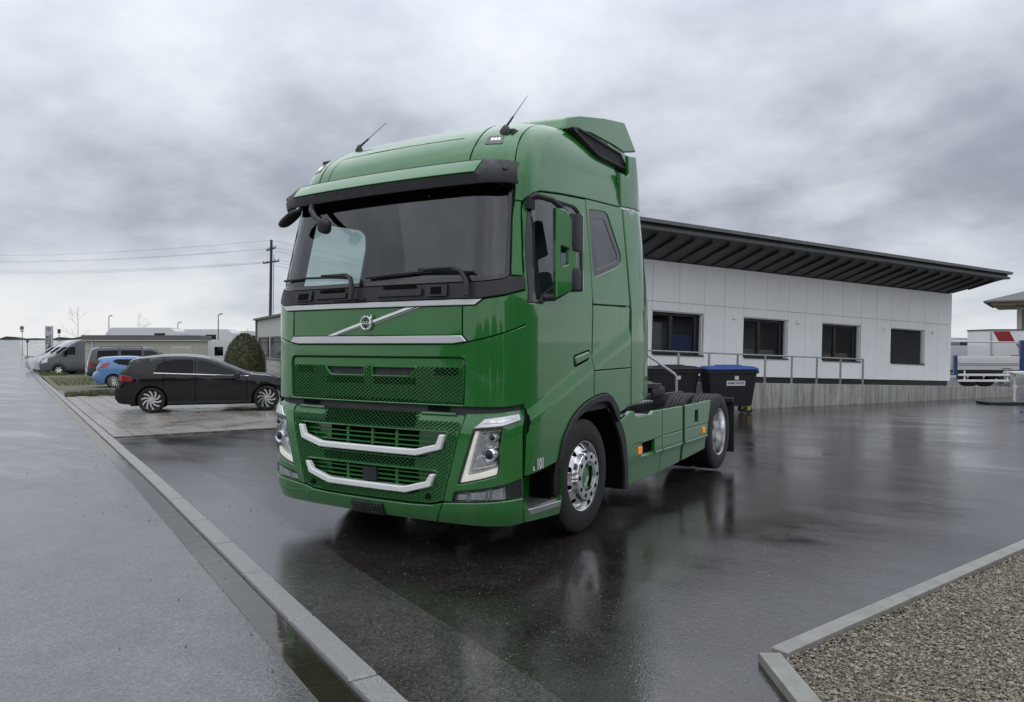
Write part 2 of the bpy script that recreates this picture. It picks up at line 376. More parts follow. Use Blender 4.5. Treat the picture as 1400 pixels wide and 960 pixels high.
asphalt('road_asphalt', (.050, .050, .052), (.092, .092, .096), .14, .32, .28, .65, 1.95, .18)
q = Mt('stone_kerb'); v = q.co('World'); q.set(Base_Color=q.mix(q.ramp(q.noise(v, 160, 3, .7), [(.35, 0.), (.65, 1.)]), (.13, .13, .125), (.34, .335, .325)), Roughness=.45); q.bump(q.noise(v, 220, 3), .25, .003); MATS['stone_kerb'] = q.m
q = Mt('edging_stone'); v = q.co('World'); q.set(Base_Color=q.mix(q.ramp(q.noise(v, 7, 6, .7), [(.3, 0.), (.7, 1.)]), (.19, .185, .165), (.29, .285, .26)), Roughness=.6); q.bump(q.noise(v, 90, 4), .2, .003); MATS['edging_stone'] = q.m
q = Mt('paver_stone'); v = q.co('World'); oi = q.n('ShaderNodeObjectInfo')
pc = q.mix(q.ramp(q.noise(v, 5, 5, .65), [(.3, 0.), (.7, 1.)]), (.17, .153, .130), (.275, .252, .218))
q.set(Base_Color=q.mix(q.mth('MULTIPLY', oi.outputs['Random'], .45), pc, (.16, .15, .135)), Roughness=q.ramp(q.noise(v, 1.2, 4), [(.35, .18), (.65, .42)])); q.bump(q.noise(v, 60, 4), .15, .003); MATS['paver_stone'] = q.m
q = Mt('gutter_stone'); v = q.co('World'); q.set(Base_Color=q.mix(q.ramp(q.noise(v, 9, 5, .7), [(.3, 0.), (.7, 1.)]), (.12, .106, .08), (.19, .172, .138)), Roughness=.35); MATS['gutter_stone'] = q.m
q = Mt('soil'); v = q.co('World'); q.set(Base_Color=q.mix(q.ramp(q.noise(v, 40, 6, .7), [(.35, 0.), (.65, 1.)]), (.035, .03, .024), (.11, .10, .08)), Roughness=.85); q.bump(q.noise(v, 80, 4), .6, .01); MATS['soil'] = q.m
q = Mt('grassy_soil'); v = q.co('World'); q.set(Base_Color=q.mix(q.ramp(q.noise(v, 1.4, 6, .75), [(.35, 0.), (.6, 1.)]), (.15, .135, .105), (.10, .105, .045)), Roughness=.9); q.bump(q.noise(v, 40, 4), .6, .02); MATS['grassy_soil'] = q.m
pm('grass_blade', (.10, .115, .035), .7, var=.4, scale=3); pm('field', (.11, .105, .07), .9, var=.3, scale=.05)
pm('hazed_hill', (.20, .225, .26), .95, var=.08, scale=.01)  # aerial haze is painted into this grey-blue base colour
q = Mt('water'); v = q.co('World'); q.set(Base_Color=(.9, .92, .9), Roughness=.015, IOR=1.33, Transmission_Weight=1.0); q.bump(q.noise(q.co('World', (1, 1, 1)), 14, 3), .012, .01)
tr = q.n('ShaderNodeBsdfTransparent'); fr = q.n('ShaderNodeFresnel'); fr.inputs[0].default_value = 2.1; gl = q.n('ShaderNodeBsdfGlossy'); gl.inputs['Roughness'].default_value = .07
tr.inputs[0].default_value = (.75, .74, .68, 1); mxs = q.n('ShaderNodeMixShader'); q.l(fr.outputs[0], mxs.inputs[0]); q.l(tr.outputs[0], mxs.inputs[1]); q.l(gl.outputs[0], mxs.inputs[2])
bq = q.n('ShaderNodeBump'); bq.inputs['Strength'].default_value = .10; bq.inputs['Distance'].default_value = .01; q.l(q.noise(v, 9, 3), bq.inputs['Height']); q.l(bq.outputs[0], gl.inputs['Normal'])
q.l(mxs.outputs[0], [n for n in q.t.nodes if n.type == 'OUTPUT_MATERIAL'][0].inputs[0]); q.t.nodes.remove(q.b); MATS['water'] = q.m

DS = [-60, -20, 0, 4, 7, 8, 9, 10, 11, 12, 14, 16, 18, 20, 23, 26, 30, 35, 40, 45, 50, 55, 60, 67, 75, 82, 90, 100, 110, 120, 130, 140, 150, 160, 170, 180, 190, 200, 210, 220, 230, 240, 250, 260, 270, 280, 290, 300, 330, 360, 400, 600, 1000, 3000]
kd = lambda d: 1.670-.655*d
sheet('ground', [(d, -2500, 2500) for d in DS], 'yard_asphalt')
sheet('road', [(d, kd(d)-9.5 if d < 150 else -400, kd(d)-.30) for d in DS if d <= 300], 'road_asphalt', .004)
CA = 1/math.hypot(1, .655); KD = (F2-.655*R2)*CA; KN = Vector((KD.y, -KD.x))          # along the kerb, and towards the yard
K0 = Vector((CAM.x, CAM.y))+F2*3+R2*kd(3)
def K(t, o, z=0.):
    p = K0+KD*t+KN*o; return Vector((p.x, p.y, gz(p.x, p.y)+z))
def block(name, t0, t1, o0, o1, zt, mat, parent, bev=.006, base=-.08, jit=0.):
    a, b, c, d = K(t0, o0), K(t1, o0), K(t1, o1), K(t0, o1); j = [random.uniform(-jit, jit) for _ in range(4)]
    ctr = (a+b+c+d)/4; vs = []
    for k, (p, h) in enumerate(zip((a, b, c, d), j)): vs.append(p+Vector((0, 0, base)))
    for k, (p, h) in enumerate(zip((a, b, c, d), j)): vs.append(p+Vector((0, 0, zt+h-bev)))
    for k, (p, h) in enumerate(zip((a, b, c, d), j)):
        q = ctr-p; q.z = 0; vs.append(p+Vector((0, 0, zt+h))+q.normalized()*bev*1.4)
    fs = [(4*r+i, 4*r+(i+1) % 4, 4*r+4+(i+1) % 4, 4*r+4+i) for r in (0, 1) for i in range(4)]+[(8, 9, 10, 11)]
    return mesh(name, vs, fs, mat, parent, False)
kerb = tag(empty('kerb', K(5, 0)), kind='structure'); kerb.location = (0, 0, 0)
t = -2.4; i = 0
while t < 70:
    ln = random.choice((.9, 1., 1., 1.1)); block('kerb_stone', t+.007, t+ln-.007, -.135, 0, .030+random.uniform(-.003, .003), 'stone_kerb', kerb, .012); t += ln
vs = []; fs = []
for d in [x for x in DS if x >= 61.5]+[]:
    vs += [W(d, kd(d)-.16, .03), W(d, kd(d), .03)]
for k in range(len(vs)//2-1): fs.append((2*k, 2*k+1, 2*k+3, 2*k+2))
mesh('kerb_run', vs, fs, 'stone_kerb', kerb)
gut = tag(empty('gutter'), kind='structure')
t = -2.4
while t < 26:
    ln = random.uniform(.27, .33) if t < 9 else 1.0
    block('gutter_stone', t+.004, t+ln-.004, -.31, -.152, .007+random.uniform(-.001, .001), 'gutter_stone', gut, .004); t += ln
vs = [K(t, o, .0075) for t in (26, 60, 110) for o in (-.31, -.15)]; mesh('gutter_run', vs, [(0, 1, 3, 2), (2, 3, 5, 4)], 'gutter_stone', gut)
# rainwater lying along the gutter
n = 260; vs = []; fs = []
for k in range(n):
    t = -2.2+k*.05; w = .158
    w *= min(1, (n-k)/50+.2); vs += [K(t, -.150, .0095), K(t, -.150-w, .0095)]
for k in range(n-1): fs.append((2*k, 2*k+2, 2*k+3, 2*k+1))
fs = fs if (vs[2]-vs[0]).cross(vs[1]-vs[0]).z > 0 else [f[::-1] for f in fs]
tag(mesh('puddle', vs, fs, 'water'), kind='structure')
# asphalt strip laid along the kerb (its joint shows)
vs = []; fs = []
for k, t in enumerate([-3+.4*i for i in range(40)]): vs += [K(t, .002, .004), K(t, .585+.012*math.sin(t*2.3)+.006*math.sin(t*9), .0045)]
for k in range(len(vs)//2-1): fs.append((2*k, 2*k+1, 2*k+3, 2*k+2))
tag(mesh('asphalt_strip', vs, fs, 'strip_asphalt'), kind='structure')
# paved parking bay
pv = tag(empty('paving'), kind='structure'); T0 = 12.05; cand = []
for ri in range(19):
    for ci in range(27):
        t0 = T0+ri*.80+(.4 if ci % 2 else 0)-.4; o0 = .02+ci*.33; lim = T0+o0*.06
        t1 = t0+.80; a = max(t0, lim)
        if t1-a < .1 or t1 > T0+15.3: continue
        p = K((a+t1)/2, o0+.16); cand.append(((p.xy-CAM.xy).length, a, t1, o0))
cand.sort()
for k, (_, a, b, o) in enumerate(cand[:300]): block('paver', a+.010, b-.010, o+.004, o+.320, .028, 'paver_stone', pv, .005, -.02, .0022)
mbv = []; mbf = []
for _, a, b, o in cand[300:]:
    k = len(mbv); mbv += [K(a+.006, o+.005, .026), K(b-.006, o+.005, .026), K(b-.006, o+.325, .026), K(a+.006, o+.325, .026)]; mbf.append((k, k+1, k+2, k+3))
tag(mesh('paver_field', mbv, mbf, 'paver_stone', pv, False), kind='stuff')
tag(mesh('paving_bed', [K(T0, .02, .010), K(T0+.5, 8.9, .010), K(T0+15.3, 8.9, .010), K(T0+15.3, .02, .010)], [(0, 1, 2, 3)], 'soil', pv), kind='structure')
# rough ground behind the bay
def area(name, pts, mat, z):
    tag(mesh(name, [K(t, o, z) for t, o in pts], [tuple(range(len(pts)))], mat), kind='structure')
area('rough_ground', [(33.5, .05), (33.0, 5), (33.5, 16), (75, 22), (75, .05)], 'grassy_soil', .006)
area('verge', [(55, -.02), (55, 1.6), (90, 3.6), (150, 3.6), (150, -.02)], 'field', .01)
def grass(name, fn, n, h, label=None):
    vs = []; fs = []
    for _ in range(n):
        p = fn(); a = random.uniform(0, 6.28); l = h*random.uniform(.5, 1.3); w = .012+.004*random.random(); dx, dy = math.cos(a), math.sin(a); b = random.uniform(0, .7)
        k = len(vs); vs += [p+Vector((-dy*w, dx*w, 0)), p+Vector((dy*w, -dx*w, 0)), p+Vector((dx*l*b+dy*w*.3, dy*l*b-dx*w*.3, l))]; fs.append((k, k+1, k+2))
    o = mesh(name, vs, fs, 'grass_blade', None, False); o['kind'] = 'stuff'; return o
gs = lambda a, b, c, d: (lambda: K(random.uniform(a, b), random.uniform(c, d), .005))
grass('grass', gs(27.6, 29.2, .1, 9), 5200, .16); grass('grass', gs(38, 52, .3, 6.5), 9000, .10); grass('grass', gs(56, 95, .1, 1.6), 6000, .28)
# gravel bed with its edging stones
gb = tag(empty('gravel_bed'), kind='structure')
GA, GB_, GC = Vector((3.09, -.49)), Vector((4.29, 2.79)), Vector((3.31, -.85))
e1 = (GB_-GA).normalized(); e2 = (GC-GA).normalized(); n1 = Vector((e1.y, -e1.x)); n2 = Vector((-e2.y, e2.x))
def stone(a, b, nrm, w, z):
    c = [a, b, b+nrm*w, a+nrm*w]; ctr = sum(c, Vector((0, 0)))/4; vs = []
    for zz_, s_ in ((-.1, 1), (z-.006, 1), (z, .0)):
        for p in c:
            q = p if s_ else p+(ctr-p).normalized()*.009
            vs.append((q.x, q.y, zz_))
    return mesh('edging_stone', vs, [(4*r+i, 4*r+(i+1) % 4, 4*r+4+(i+1) % 4, 4*r+4+i) for r in (0, 1) for i in range(4)]+[(8, 9, 10, 11)], 'edging_stone', gb, False)
for k in range(9): stone(GA+e1*(k*1.0+.115), GA+e1*(k*1.0+1.107), n1, .095, .045)
for k in range(3): stone(GA+e2*(k*1.0), GA+e2*(k*1.0+.992), n2, .105, .047)
gp = [GA+n1*.09+e2*.08, GA+e1*9+n1*.09, Vector((14, 8)), Vector((14, -9)), GA+e2*8+n2*.1]
q = Mt('gravel_ground'); v = q.co('World'); vo = q.n('ShaderNodeTexVoronoi'); vo.inputs['Scale'].default_value = 105; q.l(v, vo.inputs['Vector']); scn = q.n('ShaderNodeSeparateColor'); q.l(vo.outputs['Color'], scn.inputs[0])
q.set(Base_Color=q.ramp(scn.outputs[0], [(0., (.05, .043, .035)), (1., (.36, .315, .24)), (.35, (.12, .10, .075)), (.7, (.22, .185, .138))]), Roughness=.7); q.bump(q.mth('MULTIPLY', vo.outputs['Distance'], -1.), .8, .008); MATS['gravel_ground'] = q.m
mesh('gravel_base', [(p.x, p.y, .012) for p in gp], [tuple(range(len(gp)))], 'gravel_ground', gb)
rg = np.random.default_rng(3); P = []
while len(P) < 62000:
    a = rg.uniform(0, 6.0, 4000); b = rg.uniform(.09, 5.0, 4000)**1.0
    for u, w in zip(a, b):
        p = GA+e1*(u-1.6)+n1*w; r = (p-GA).dot(n2)
        if r > .11 and (p-CAM.xy).dot(F2) > 2.4 and (p-CAM.xy).dot(R2) < .74*(p-CAM.xy).dot(F2)+.9: P.append((p.x, p.y))
P = np.array(P[:62000]); n = len(P); sz = rg.gamma(3, .0013, n)+.0022
oc = np.array([(1, 0, 0), (0, 1, 0), (-1, 0, 0), (0, -1, 0), (0, 0, 1), (0, 0, -1)], float); of = np.array([(0, 1, 4), (1, 2, 4), (2, 3, 4), (3, 0, 4), (1, 0, 5), (2, 1, 5), (3, 2, 5), (0, 3, 5)])
an = rg.uniform(0, 6.28, n); jit = rg.uniform(.6, 1.35, (n, 6, 3)); V = oc[None]*jit*sz[:, None, None]*np.array([1.25, .9, .7])
ca, sa = np.cos(an)[:, None], np.sin(an)[:, None]; X = V[:, :, 0]*ca-V[:, :, 1]*sa; Y = V[:, :, 0]*sa+V[:, :, 1]*ca
V = np.stack([X+P[:, 0:1], Y+P[:, 1:2], V[:, :, 2]+.016+rg.uniform(0, .008, (n, 1))], 2).reshape(-1, 3); Fc = (of[None]+6*np.arange(n)[:, None, None]).reshape(-1, 3)
q = Mt('pebble'); v = q.co('World'); vo = q.n('ShaderNodeTexVoronoi'); vo.inputs['Scale'].default_value = 75; q.l(v, vo.inputs['Vector']); scn = q.n('ShaderNodeSeparateColor'); q.l(vo.outputs['Color'], scn.inputs[0])
q.set(Base_Color=q.ramp(scn.outputs[0], [(0., (.06, .052, .042)), (1., (.40, .345, .26)), (.35, (.14, .117, .085)), (.7, (.245, .205, .15))]), Roughness=.55); MATS['pebble'] = q.m
me = bpy.data.meshes.new('gravel'); me.from_pydata(V.tolist(), [], Fc.tolist()); me.materials.append(q.m); tag(link(bpy.data.objects.new('gravel', me), gb), kind='stuff')
for a, b in (((1147, 944), (1216, 957)), ((1180, 925), (1177, 932))): pass
tw = MB().tube([(3.62, -.62, .035), (3.80, -.63, .034), (3.97, -.69, .038)], .0035, 5)
tag(tw.build('twig', 'straw'), 'thin dry straw twig lying on the gravel bed', 'twig')
# far hills beyond the site
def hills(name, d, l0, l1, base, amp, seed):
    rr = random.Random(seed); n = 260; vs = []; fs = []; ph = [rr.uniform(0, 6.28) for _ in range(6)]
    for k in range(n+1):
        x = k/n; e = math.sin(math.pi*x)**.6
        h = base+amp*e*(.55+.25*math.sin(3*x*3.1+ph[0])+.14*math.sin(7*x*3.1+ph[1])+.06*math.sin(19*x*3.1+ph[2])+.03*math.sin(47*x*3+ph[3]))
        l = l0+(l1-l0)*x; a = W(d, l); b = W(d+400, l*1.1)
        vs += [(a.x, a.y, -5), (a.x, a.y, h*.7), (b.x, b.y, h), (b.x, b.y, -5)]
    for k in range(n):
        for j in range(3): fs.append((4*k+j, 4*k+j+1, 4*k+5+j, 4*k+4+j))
    tag(mesh(name, vs, fs, 'hazed_hill'), kind='structure')
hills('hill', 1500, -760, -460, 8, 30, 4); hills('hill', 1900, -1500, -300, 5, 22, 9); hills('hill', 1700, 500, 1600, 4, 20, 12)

def litter(name, n, area_, mat, lo, hi, label_kind='stuff'):
    vs = []; fs = []; rr = random.Random(len(name)*7+n)
    for _ in range(n):
        p = area_(rr); s_ = rr.uniform(lo, hi); a = rr.uniform(0, 6.28); k = len(vs)
        for j in range(4): vs.append((p.x+s_*math.cos(a+j*1.571)*(1 if j % 2 else .6), p.y+s_*math.sin(a+j*1.571)*(1 if j % 2 else .6), p.z+.004))
        vs.append((p.x, p.y, p.z+.004+s_*.7)); fs += [(k+j, k+(j+1) % 4, k+4) for j in range(4)]
    o = mesh(name, vs, fs, mat, None, False); o['kind'] = 'stuff'; return o
litter('grit', 900, lambda r: W(2.6+8*r.random()**1.6, 0)+Vector((R2.x, R2.y, 0))*r.uniform(-3.5, 6.5)*1.0, 'pebble', .002, .0055)
litter('leaf_crumb', 260, lambda r: K(r.uniform(-1, 22), r.choice((-1, 1))*abs(r.gauss(0, .5))-.12, .004), 'bark', .004, .011)
vs = []; fs = []
for k in range(121):
    l = -320+k*2.6; h = .55+.35*math.sin(k*.7)+.3*math.sin(k*1.9+1)+.15*math.sin(k*4.3); a = W(262, l); b = W(266, l); vs += [a, a+Vector((0, 0, max(.25, h))), b+Vector((0, 0, max(.25, h*.8)))]
for k in range(120): fs += [(3*k, 3*k+3, 3*k+4, 3*k+1), (3*k+1, 3*k+4, 3*k+5, 3*k+2)]
q = Mt('hedge_far'); v = q.co('World'); q.set(Base_Color=q.mix(q.noise(v, .6, 5), (.03, .03, .025), (.07, .065, .05)), Roughness=.9); MATS['hedge_far'] = q.m
tag(mesh('far_hedge', vs, fs, 'hedge_far'), kind='stuff')
# ================================================================== the truck
class Surf:
    """cab skin: front face, rounded corner and side as functions of height"""
    def __init__(s, zs, yf, xs, c=.04, L=.45, h1=.27, h2=.25, dx=None):
        s.yf = herm(zs, yf); s.xs = herm(zs, xs); s.c = c; s.L = L; s.h1 = h1; s.h2 = h2; s.dx = dx
    def corner(s, t, z):
        yf = s.yf(z); xs = s.xs(z); xf = xs-.40; a = (xf, yf+s.c); b = (xf+s.h1, yf+s.c+s.h1*.094); c = (xs, yf+s.L-s.h2); d = (xs, yf+s.L)
        w = ((1-t)**3, 3*t*(1-t)**2, 3*t*t*(1-t), t**3); return tuple(sum(w[k]*p[i] for k, p in enumerate((a, b, c, d))) for i in (0, 1))
    def F(s, u, z):
        sg = -1 if u < 0 else 1; u = abs(u); yf = s.yf(z); xs = s.xs(z)
        if u <= .85: x = u*(xs-.40)/.85; y = yf+s.c*(u/.85)**2
        elif u <= 1.45: x, y = s.corner((u-.85)/.6, z)
        else: x, y = xs, yf+s.L+u-1.45
        if s.dx and u > 1.1: x += s.dx(y, z)*min(1, (u-1.1)/.3)
        return (sg*x, y, z)
    def tY(s, y, z):
        lo, hi = 0., 1.
        for _ in range(22):
            mm = (lo+hi)/2
            if s.corner(mm, z)[1] < y: lo = mm
            else: hi = mm
        return lo
    def G(s, y, z, sg=1):
        x = s.xs(z) if y >= s.yf(z)+s.L else s.corner(s.tY(y, z), z)[0]
        if s.dx: x += s.dx(y, z)*min(1, max(0, (y-.25)/.2))
        return (sg*x, y, z)
    def uY(s, y, z): return .85+.6*s.tY(y, z) if y < s.yf(z)+s.L else 1.45+y-s.yf(z)-s.L
def crease(y, z):
    t = min(1, max(0, (1.10+.345*(y-.6)-z)/.10+.5)); return .024*t*t*(3-2*t)
CAB = Surf([.55, .9, 1.9, 2.05, 2.3, 2.6, 2.8, 2.9, 3.0, 3.1, 3.2, 3.28, 3.34, 3.39, 3.42], [.11, .11, .115, .145, .19, .245, .285, .315, .36, .44, .57, .74, .96, 1.25, 1.6],
           [1.235, 1.25, 1.25, 1.238, 1.215, 1.185, 1.165, 1.15, 1.135, 1.115, 1.09, 1.06, 1.02, .95, .85], dx=crease)
BUM = Surf([.2, .26, .33, .42, .6, .85, .97, 1.03, 1.10], [.20, .135, .105, .095, .09, .09, .10, .125, .18], [1.21, 1.235, 1.245, 1.25, 1.25, 1.25, 1.25, 1.245, 1.22], L=.40)
VIS = Surf([2.66, 2.70, 2.77, 2.88, 2.91, 2.93], [.20, .165, .15, .235, .27, .30], [1.195, 1.2, 1.2, 1.185, 1.17, 1.15], L=.40)
def vz(v): return v if v <= 2.9 else 3.42-.52*max(0, 3.9-v)**2
def HM(w, v):
    z = vz(v); sg = -1 if w < 0 else 1; a = abs(w)
    if a <= 1.45: return CAB.F(w, z)
    y0 = CAB.yf(z)+CAB.L; return (sg*CAB.xs(z), y0+(2.25-y0)*(a-1.45), z)
def wY(y, z):
    y0 = CAB.yf(z)+CAB.L; return CAB.uY(y, z) if y < y0 else 1.45+(y-y0)/(2.25-y0)
def mir(p): return [(-a, b) for a, b in p][::-1]
def sym(half):
    """right half from centre outwards and back -> full symmetric loop"""
    return [(-a, b) for a, b in half[::-1]]+list(half)
T = empty('semi_truck'); tag(T, 'green semi truck tractor unit with sleeper cab parked on wet asphalt', 'truck')
FC = lambda u, z: CAB.F(u, z)
FB = lambda u, z: BUM.F(u, z)
FV = lambda u, z: VIS.F(u, z)
def GS(sg, S=CAB): return lambda y, z: S.G(y, z, sg)

# --- windscreen and inner shell
WS = sym([(.6, 2.0), (.98, 2.003), (1.135, 2.022), (1.172, 2.045), (1.178, 2.45), (1.19, 2.72), (1.0, 2.79)])
DW = rnd([(.43, 1.845), (.45, 2.1), (.47, 2.297), (.54, 2.55), (.62, 2.638), (.746, 2.668), (1.026, 2.675), (1.279, 2.678), (1.37, 2.64), (1.385, 2.5), (1.32, 2.07), (1.091, 2.018), (.86, 1.958), (.694, 1.899), (.628, 1.850)], [.02]+[0]*3+[.03]*4+[.05]+[0]+[.03]+[0]*4)
SW = rnd([(1.535, 2.69), (1.85, 2.722), (1.925, 2.705), (2.14, 2.362), (2.135, 2.30), (2.06, 2.25), (1.53, 2.112)], [.03, .04, .04, .05, .05, .04, .04])
patch('cab_shell', [(-1.44, 1.0), (1.44, 1.0), (1.44, 3.36), (-1.44, 3.36)], FC, 'interior', T, -.03, 0, [WS], .12, 0)
for sg in (1, -1): patch('cab_shell', [(.47, 1.0), (2.26, 1.0), (2.26, 3.0), (.47, 3.0)], GS(sg), 'interior', T, -.03, 0, [DW, SW], .12, 0)
MB().prism([(-1.20, .95), (1.20, .95), (1.20, 2.2), (1.13, 2.85), (1.05, 3.2), (.9, 3.36), (-.9, 3.36), (-1.05, 3.2), (-1.13, 2.85), (-1.20, 2.2)], 2.235, 2.262, lambda a, b, d: (a, d, b)).build('cab_back_wall', 'black_plastic', T)
MB().box((-1.18, .3, .98), (1.18, 2.24, 1.04)).build('cab_floor', 'interior', T)
MB().box((-1.0, .62, 3.14), (1.0, 2.24, 3.18)).build('ceiling', 'interior', T)
ws = patch('windscreen', WS, FC, 'windscreen_glass', T, -.010, 0, (), .1, 0)
patch('windscreen_seal', WS, FC, 'black_gloss', ws, -.006, .02, [inset(WS, .032)], .1, .002)
# interior
dash = MB().box((-1.12, .42, 1.05), (1.12, .85, 1.93), .05).box((.3, .6, 1.9), (.95, .85, 2.06), .04).build('dashboard', 'interior', T)
MB().box((-1.13, 1.45, 1.9), (-1.08, 2.2, 2.85), .01).build('bunk_curtain', 'interior', T)
for x in (.62, -.62):
    s_ = MB().box((x-.27, 1.05, 1.5), (x+.27, 1.55, 1.68), .05).box((x-.26, 1.48, 1.6), (x+.26, 1.64, 2.28 if x > 0 else 1.98), .06).box((x-.15, 1.5, 2.28 if x > 0 else 1.9), (x+.15, 1.62, 2.48 if x > 0 else 2.0), .05).build('seat', 'seat_cloth', T)
sw = MB(); c = Vector((.62, .88, 1.98)); ax = Vector((0, .75, .66)).normalized(); e1_ = Vector((1, 0, 0)); e2_ = ax.cross(e1_)
sw.tube([c+(e1_*math.cos(a)+e2_*math.sin(a))*.22 for a in [2*math.pi*k/28 for k in range(29)]], .016, 8)
sw.tube([c-e1_*.21, c, c+e1_*.21], .018, 6).tube([c, c-e2_*.21], .018, 6).tube([c, c+Vector((0, -.35, -.25))], .03, 8)
sw.build('steering_wheel', 'black_plastic', T)
MB().box((-1.1, 2.1, 1.2), (1.1, 2.2, 2.9), .03).build('rear_trim', 'interior_light', T)

# --- front panels
patch('windscreen_cowl', sym([(.965, 1.876), (1.14, 1.90), (1.315, 1.945), (1.30, 2.035), (1.17, 2.037), (1.13, 2.012), (.98, 1.994), (.6, 1.99)]), FC, 'black_plastic', T, .006, .03, (), .09, .006)
cw = MB()
def fbox(mb, u0, u1, z0, z1, o0, o1, S=CAB):
    """small block lying on the skin"""
    n = max(1, int((u1-u0)/.12)); vs = []
    for k in range(n+1):
        u = u0+(u1-u0)*k/n
        for z, o in ((z0, o0), (z0, o1), (z1, o1), (z1, o0)):
            p = Vector(S.F(u, z)); d = Vector((S.F(u+.001, z)[1]-S.F(u, z)[1], -(S.F(u+.001, z)[0]-S.F(u, z)[0]), 0)).normalized(); vs.append(p+d*o)
    fs = [(4*k+j, 4*k+(j+1) % 4, 4*k+4+(j+1) % 4, 4*k+4+j) for k in range(n) for j in range(4)]+[(0, 1, 2, 3), (4*n, 4*n+3, 4*n+2, 4*n+1)]
    mb.add(vs, fs)
for u0, u1, z0, z1 in ((-.82, -.62, 1.905, 1.985), (-.58, -.22, 1.915, 1.955), (.10, .52, 1.91, 1.96), (.56, .74, 1.90, 1.985)): fbox(cw, u0, u1, z0, z1, 0, .022)
fbox(cw, -.36, -.02, 1.895, 1.905, 0, .02); cw.build('cowl_step', 'black_plastic', T)
cg = MB()
for u0, u1, z0, z1 in ((-.52, -.26, 1.962, 1.985), (.16, .46, 1.966, 1.988), (-.78, -.66, 1.915, 1.965), (.60, .69, 1.915, 1.968)): fbox(cg, u0, u1, z0, z1, .006, .0235)
cg.build('cowl_slot', 'dark_cavity', T)['kind'] = 'stuff'
patch('upper_trim_strip', [(-.985, 1.872), (.985, 1.872), (.935, 1.830), (-.935, 1.830)], FC, 'silver_trim', T, .012, .02, (), .1, .004)
patch('bonnet_flap', [(-.852, 1.618), (.852, 1.618), (.852, 1.824), (-.852, 1.824)], FC, 'green_paint', T, .002, .02, (), .08, .004)
patch('lower_trim_strip', [(-.885, 1.572), (-.79, 1.557), (.79, 1.557), (.885, 1.572), (.855, 1.613), (-.855, 1.613)], FC, 'silver_trim', T, .014, .02, (), .1, .004)
cp = [(.860, 1.618), (.893, 1.572), (.987, 1.594), (1.141, 1.636), (1.325, 1.70), (1.322, 1.938), (1.14, 1.892), (.99, 1.868), (.94, 1.826), (.860, 1.824)]
patch('corner_panel', cp, FC, 'green_paint', T, .003, .02, (), .05, .004); patch('corner_panel', mir(cp), FC, 'green_paint', T, .003, .02, (), .05, .004)
GF = rnd([(-.868, 1.118), (.868, 1.118), (.878, 1.458), (-.878, 1.458)], [.012, .012, .045, .045])
lp = sym([(.79, 1.548), (.888, 1.562), (.987, 1.586), (1.141, 1.628), (1.33, 1.692), (1.322, 1.4), (1.318, 1.122), (1.14, 1.104), (.88, 1.104)])
patch('grille_surround', lp, FC, 'green_paint', T, .003, .03, [GF], .07, .006)
SLR = rnd([(.045, 1.318), (.40, 1.318), (.457, 1.376), (.045, 1.376)], [.006, .02, .006, .006]); SLL = mir(SLR)
gp_ = patch('upper_grille', inset(GF, .010), FC, 'green_paint', T, -.010, .02, [SLR, SLL], .08, .005)
def cav(name, poly, S, off, parent, mat='dark_cavity'): return patch(name, poly, S, mat, parent, off, .0, (), .08, 0)
for p in (SLR, SLL):
    cav('air_slot', inset(p, -.03), FC, -.05, gp_)
    patch('slot_frame', inset(p, -.013), FC, 'green_paint', gp_, .0, .015, [p], .06, .004)
def lattice(name, fn, rects, holes, parent, cw=.042, ch=.0140, w=.0030, base=-.010, top=.000, mat='green_grille', poly=None):
    """expanded metal: zigzag ribs that meet row by row"""
    vs = []; fs = []; cache = {}
    def q(u, z):
        p = Vector(fn(u, z)); n = (Vector(fn(u+.002, z))-p).cross(Vector(fn(u, z+.002))-p).normalized()
        return p, (n if n.y < 0 else -n)
    for (u0, u1, z0, z1) in rects:
        rows = int((z1-z0)/ch)
        for r in range(rows+1):
            zc = z0+r*ch; m0 = int(u0/(cw/2))-1; m1 = int(u1/(cw/2))+1
            for k in range(m0, m1):
                ua, ub = k*cw/2, (k+1)*cw/2; sa = (1 if (k+r) % 2 else -1)*ch*.5; za, zb = zc+sa, zc-sa
                um, zm = (ua+ub)/2, zc
                if not (u0 <= um <= u1 and z0 <= zm <= z1) or any(inside((um, zm), h) for h in holes): continue
                if poly and not inside((um, zm), poly): continue
                (pa, na), (pb, nb) = q(ua, za), q(ub, zb); up = Vector((0, 0, w)); i = len(vs)
                vs += [pa+na*base-up, pb+nb*base-up, pa+na*top-up*.6, pb+nb*top-up*.6, pa+na*top+up*.6, pb+nb*top+up*.6, pa+na*base+up, pb+nb*base+up]
                fs += [(i, i+1, i+3, i+2), (i+2, i+3, i+5, i+4), (i+4, i+5, i+7, i+6)]
    o = mesh(name, vs, fs, mat, parent, False); o['kind'] = 'stuff'; return o
lattice('grille_mesh', FC, [(-.858, .858, 1.128, 1.385)], [inset(SLR, -.016), inset(SLL, -.016)], gp_)
for a, b, c_, d in ((.62, .82, 1.325, 1.382), (.05, .455, 1.248, 1.302), (.03, .46, 1.122, 1.142)):
    for p in ([(a, c_), (b, c_), (b, d), (a, d)],): cav('mesh_opening', p, FC, -.0088, gp_); cav('mesh_opening', mir(p), FC, -.0088, gp_)
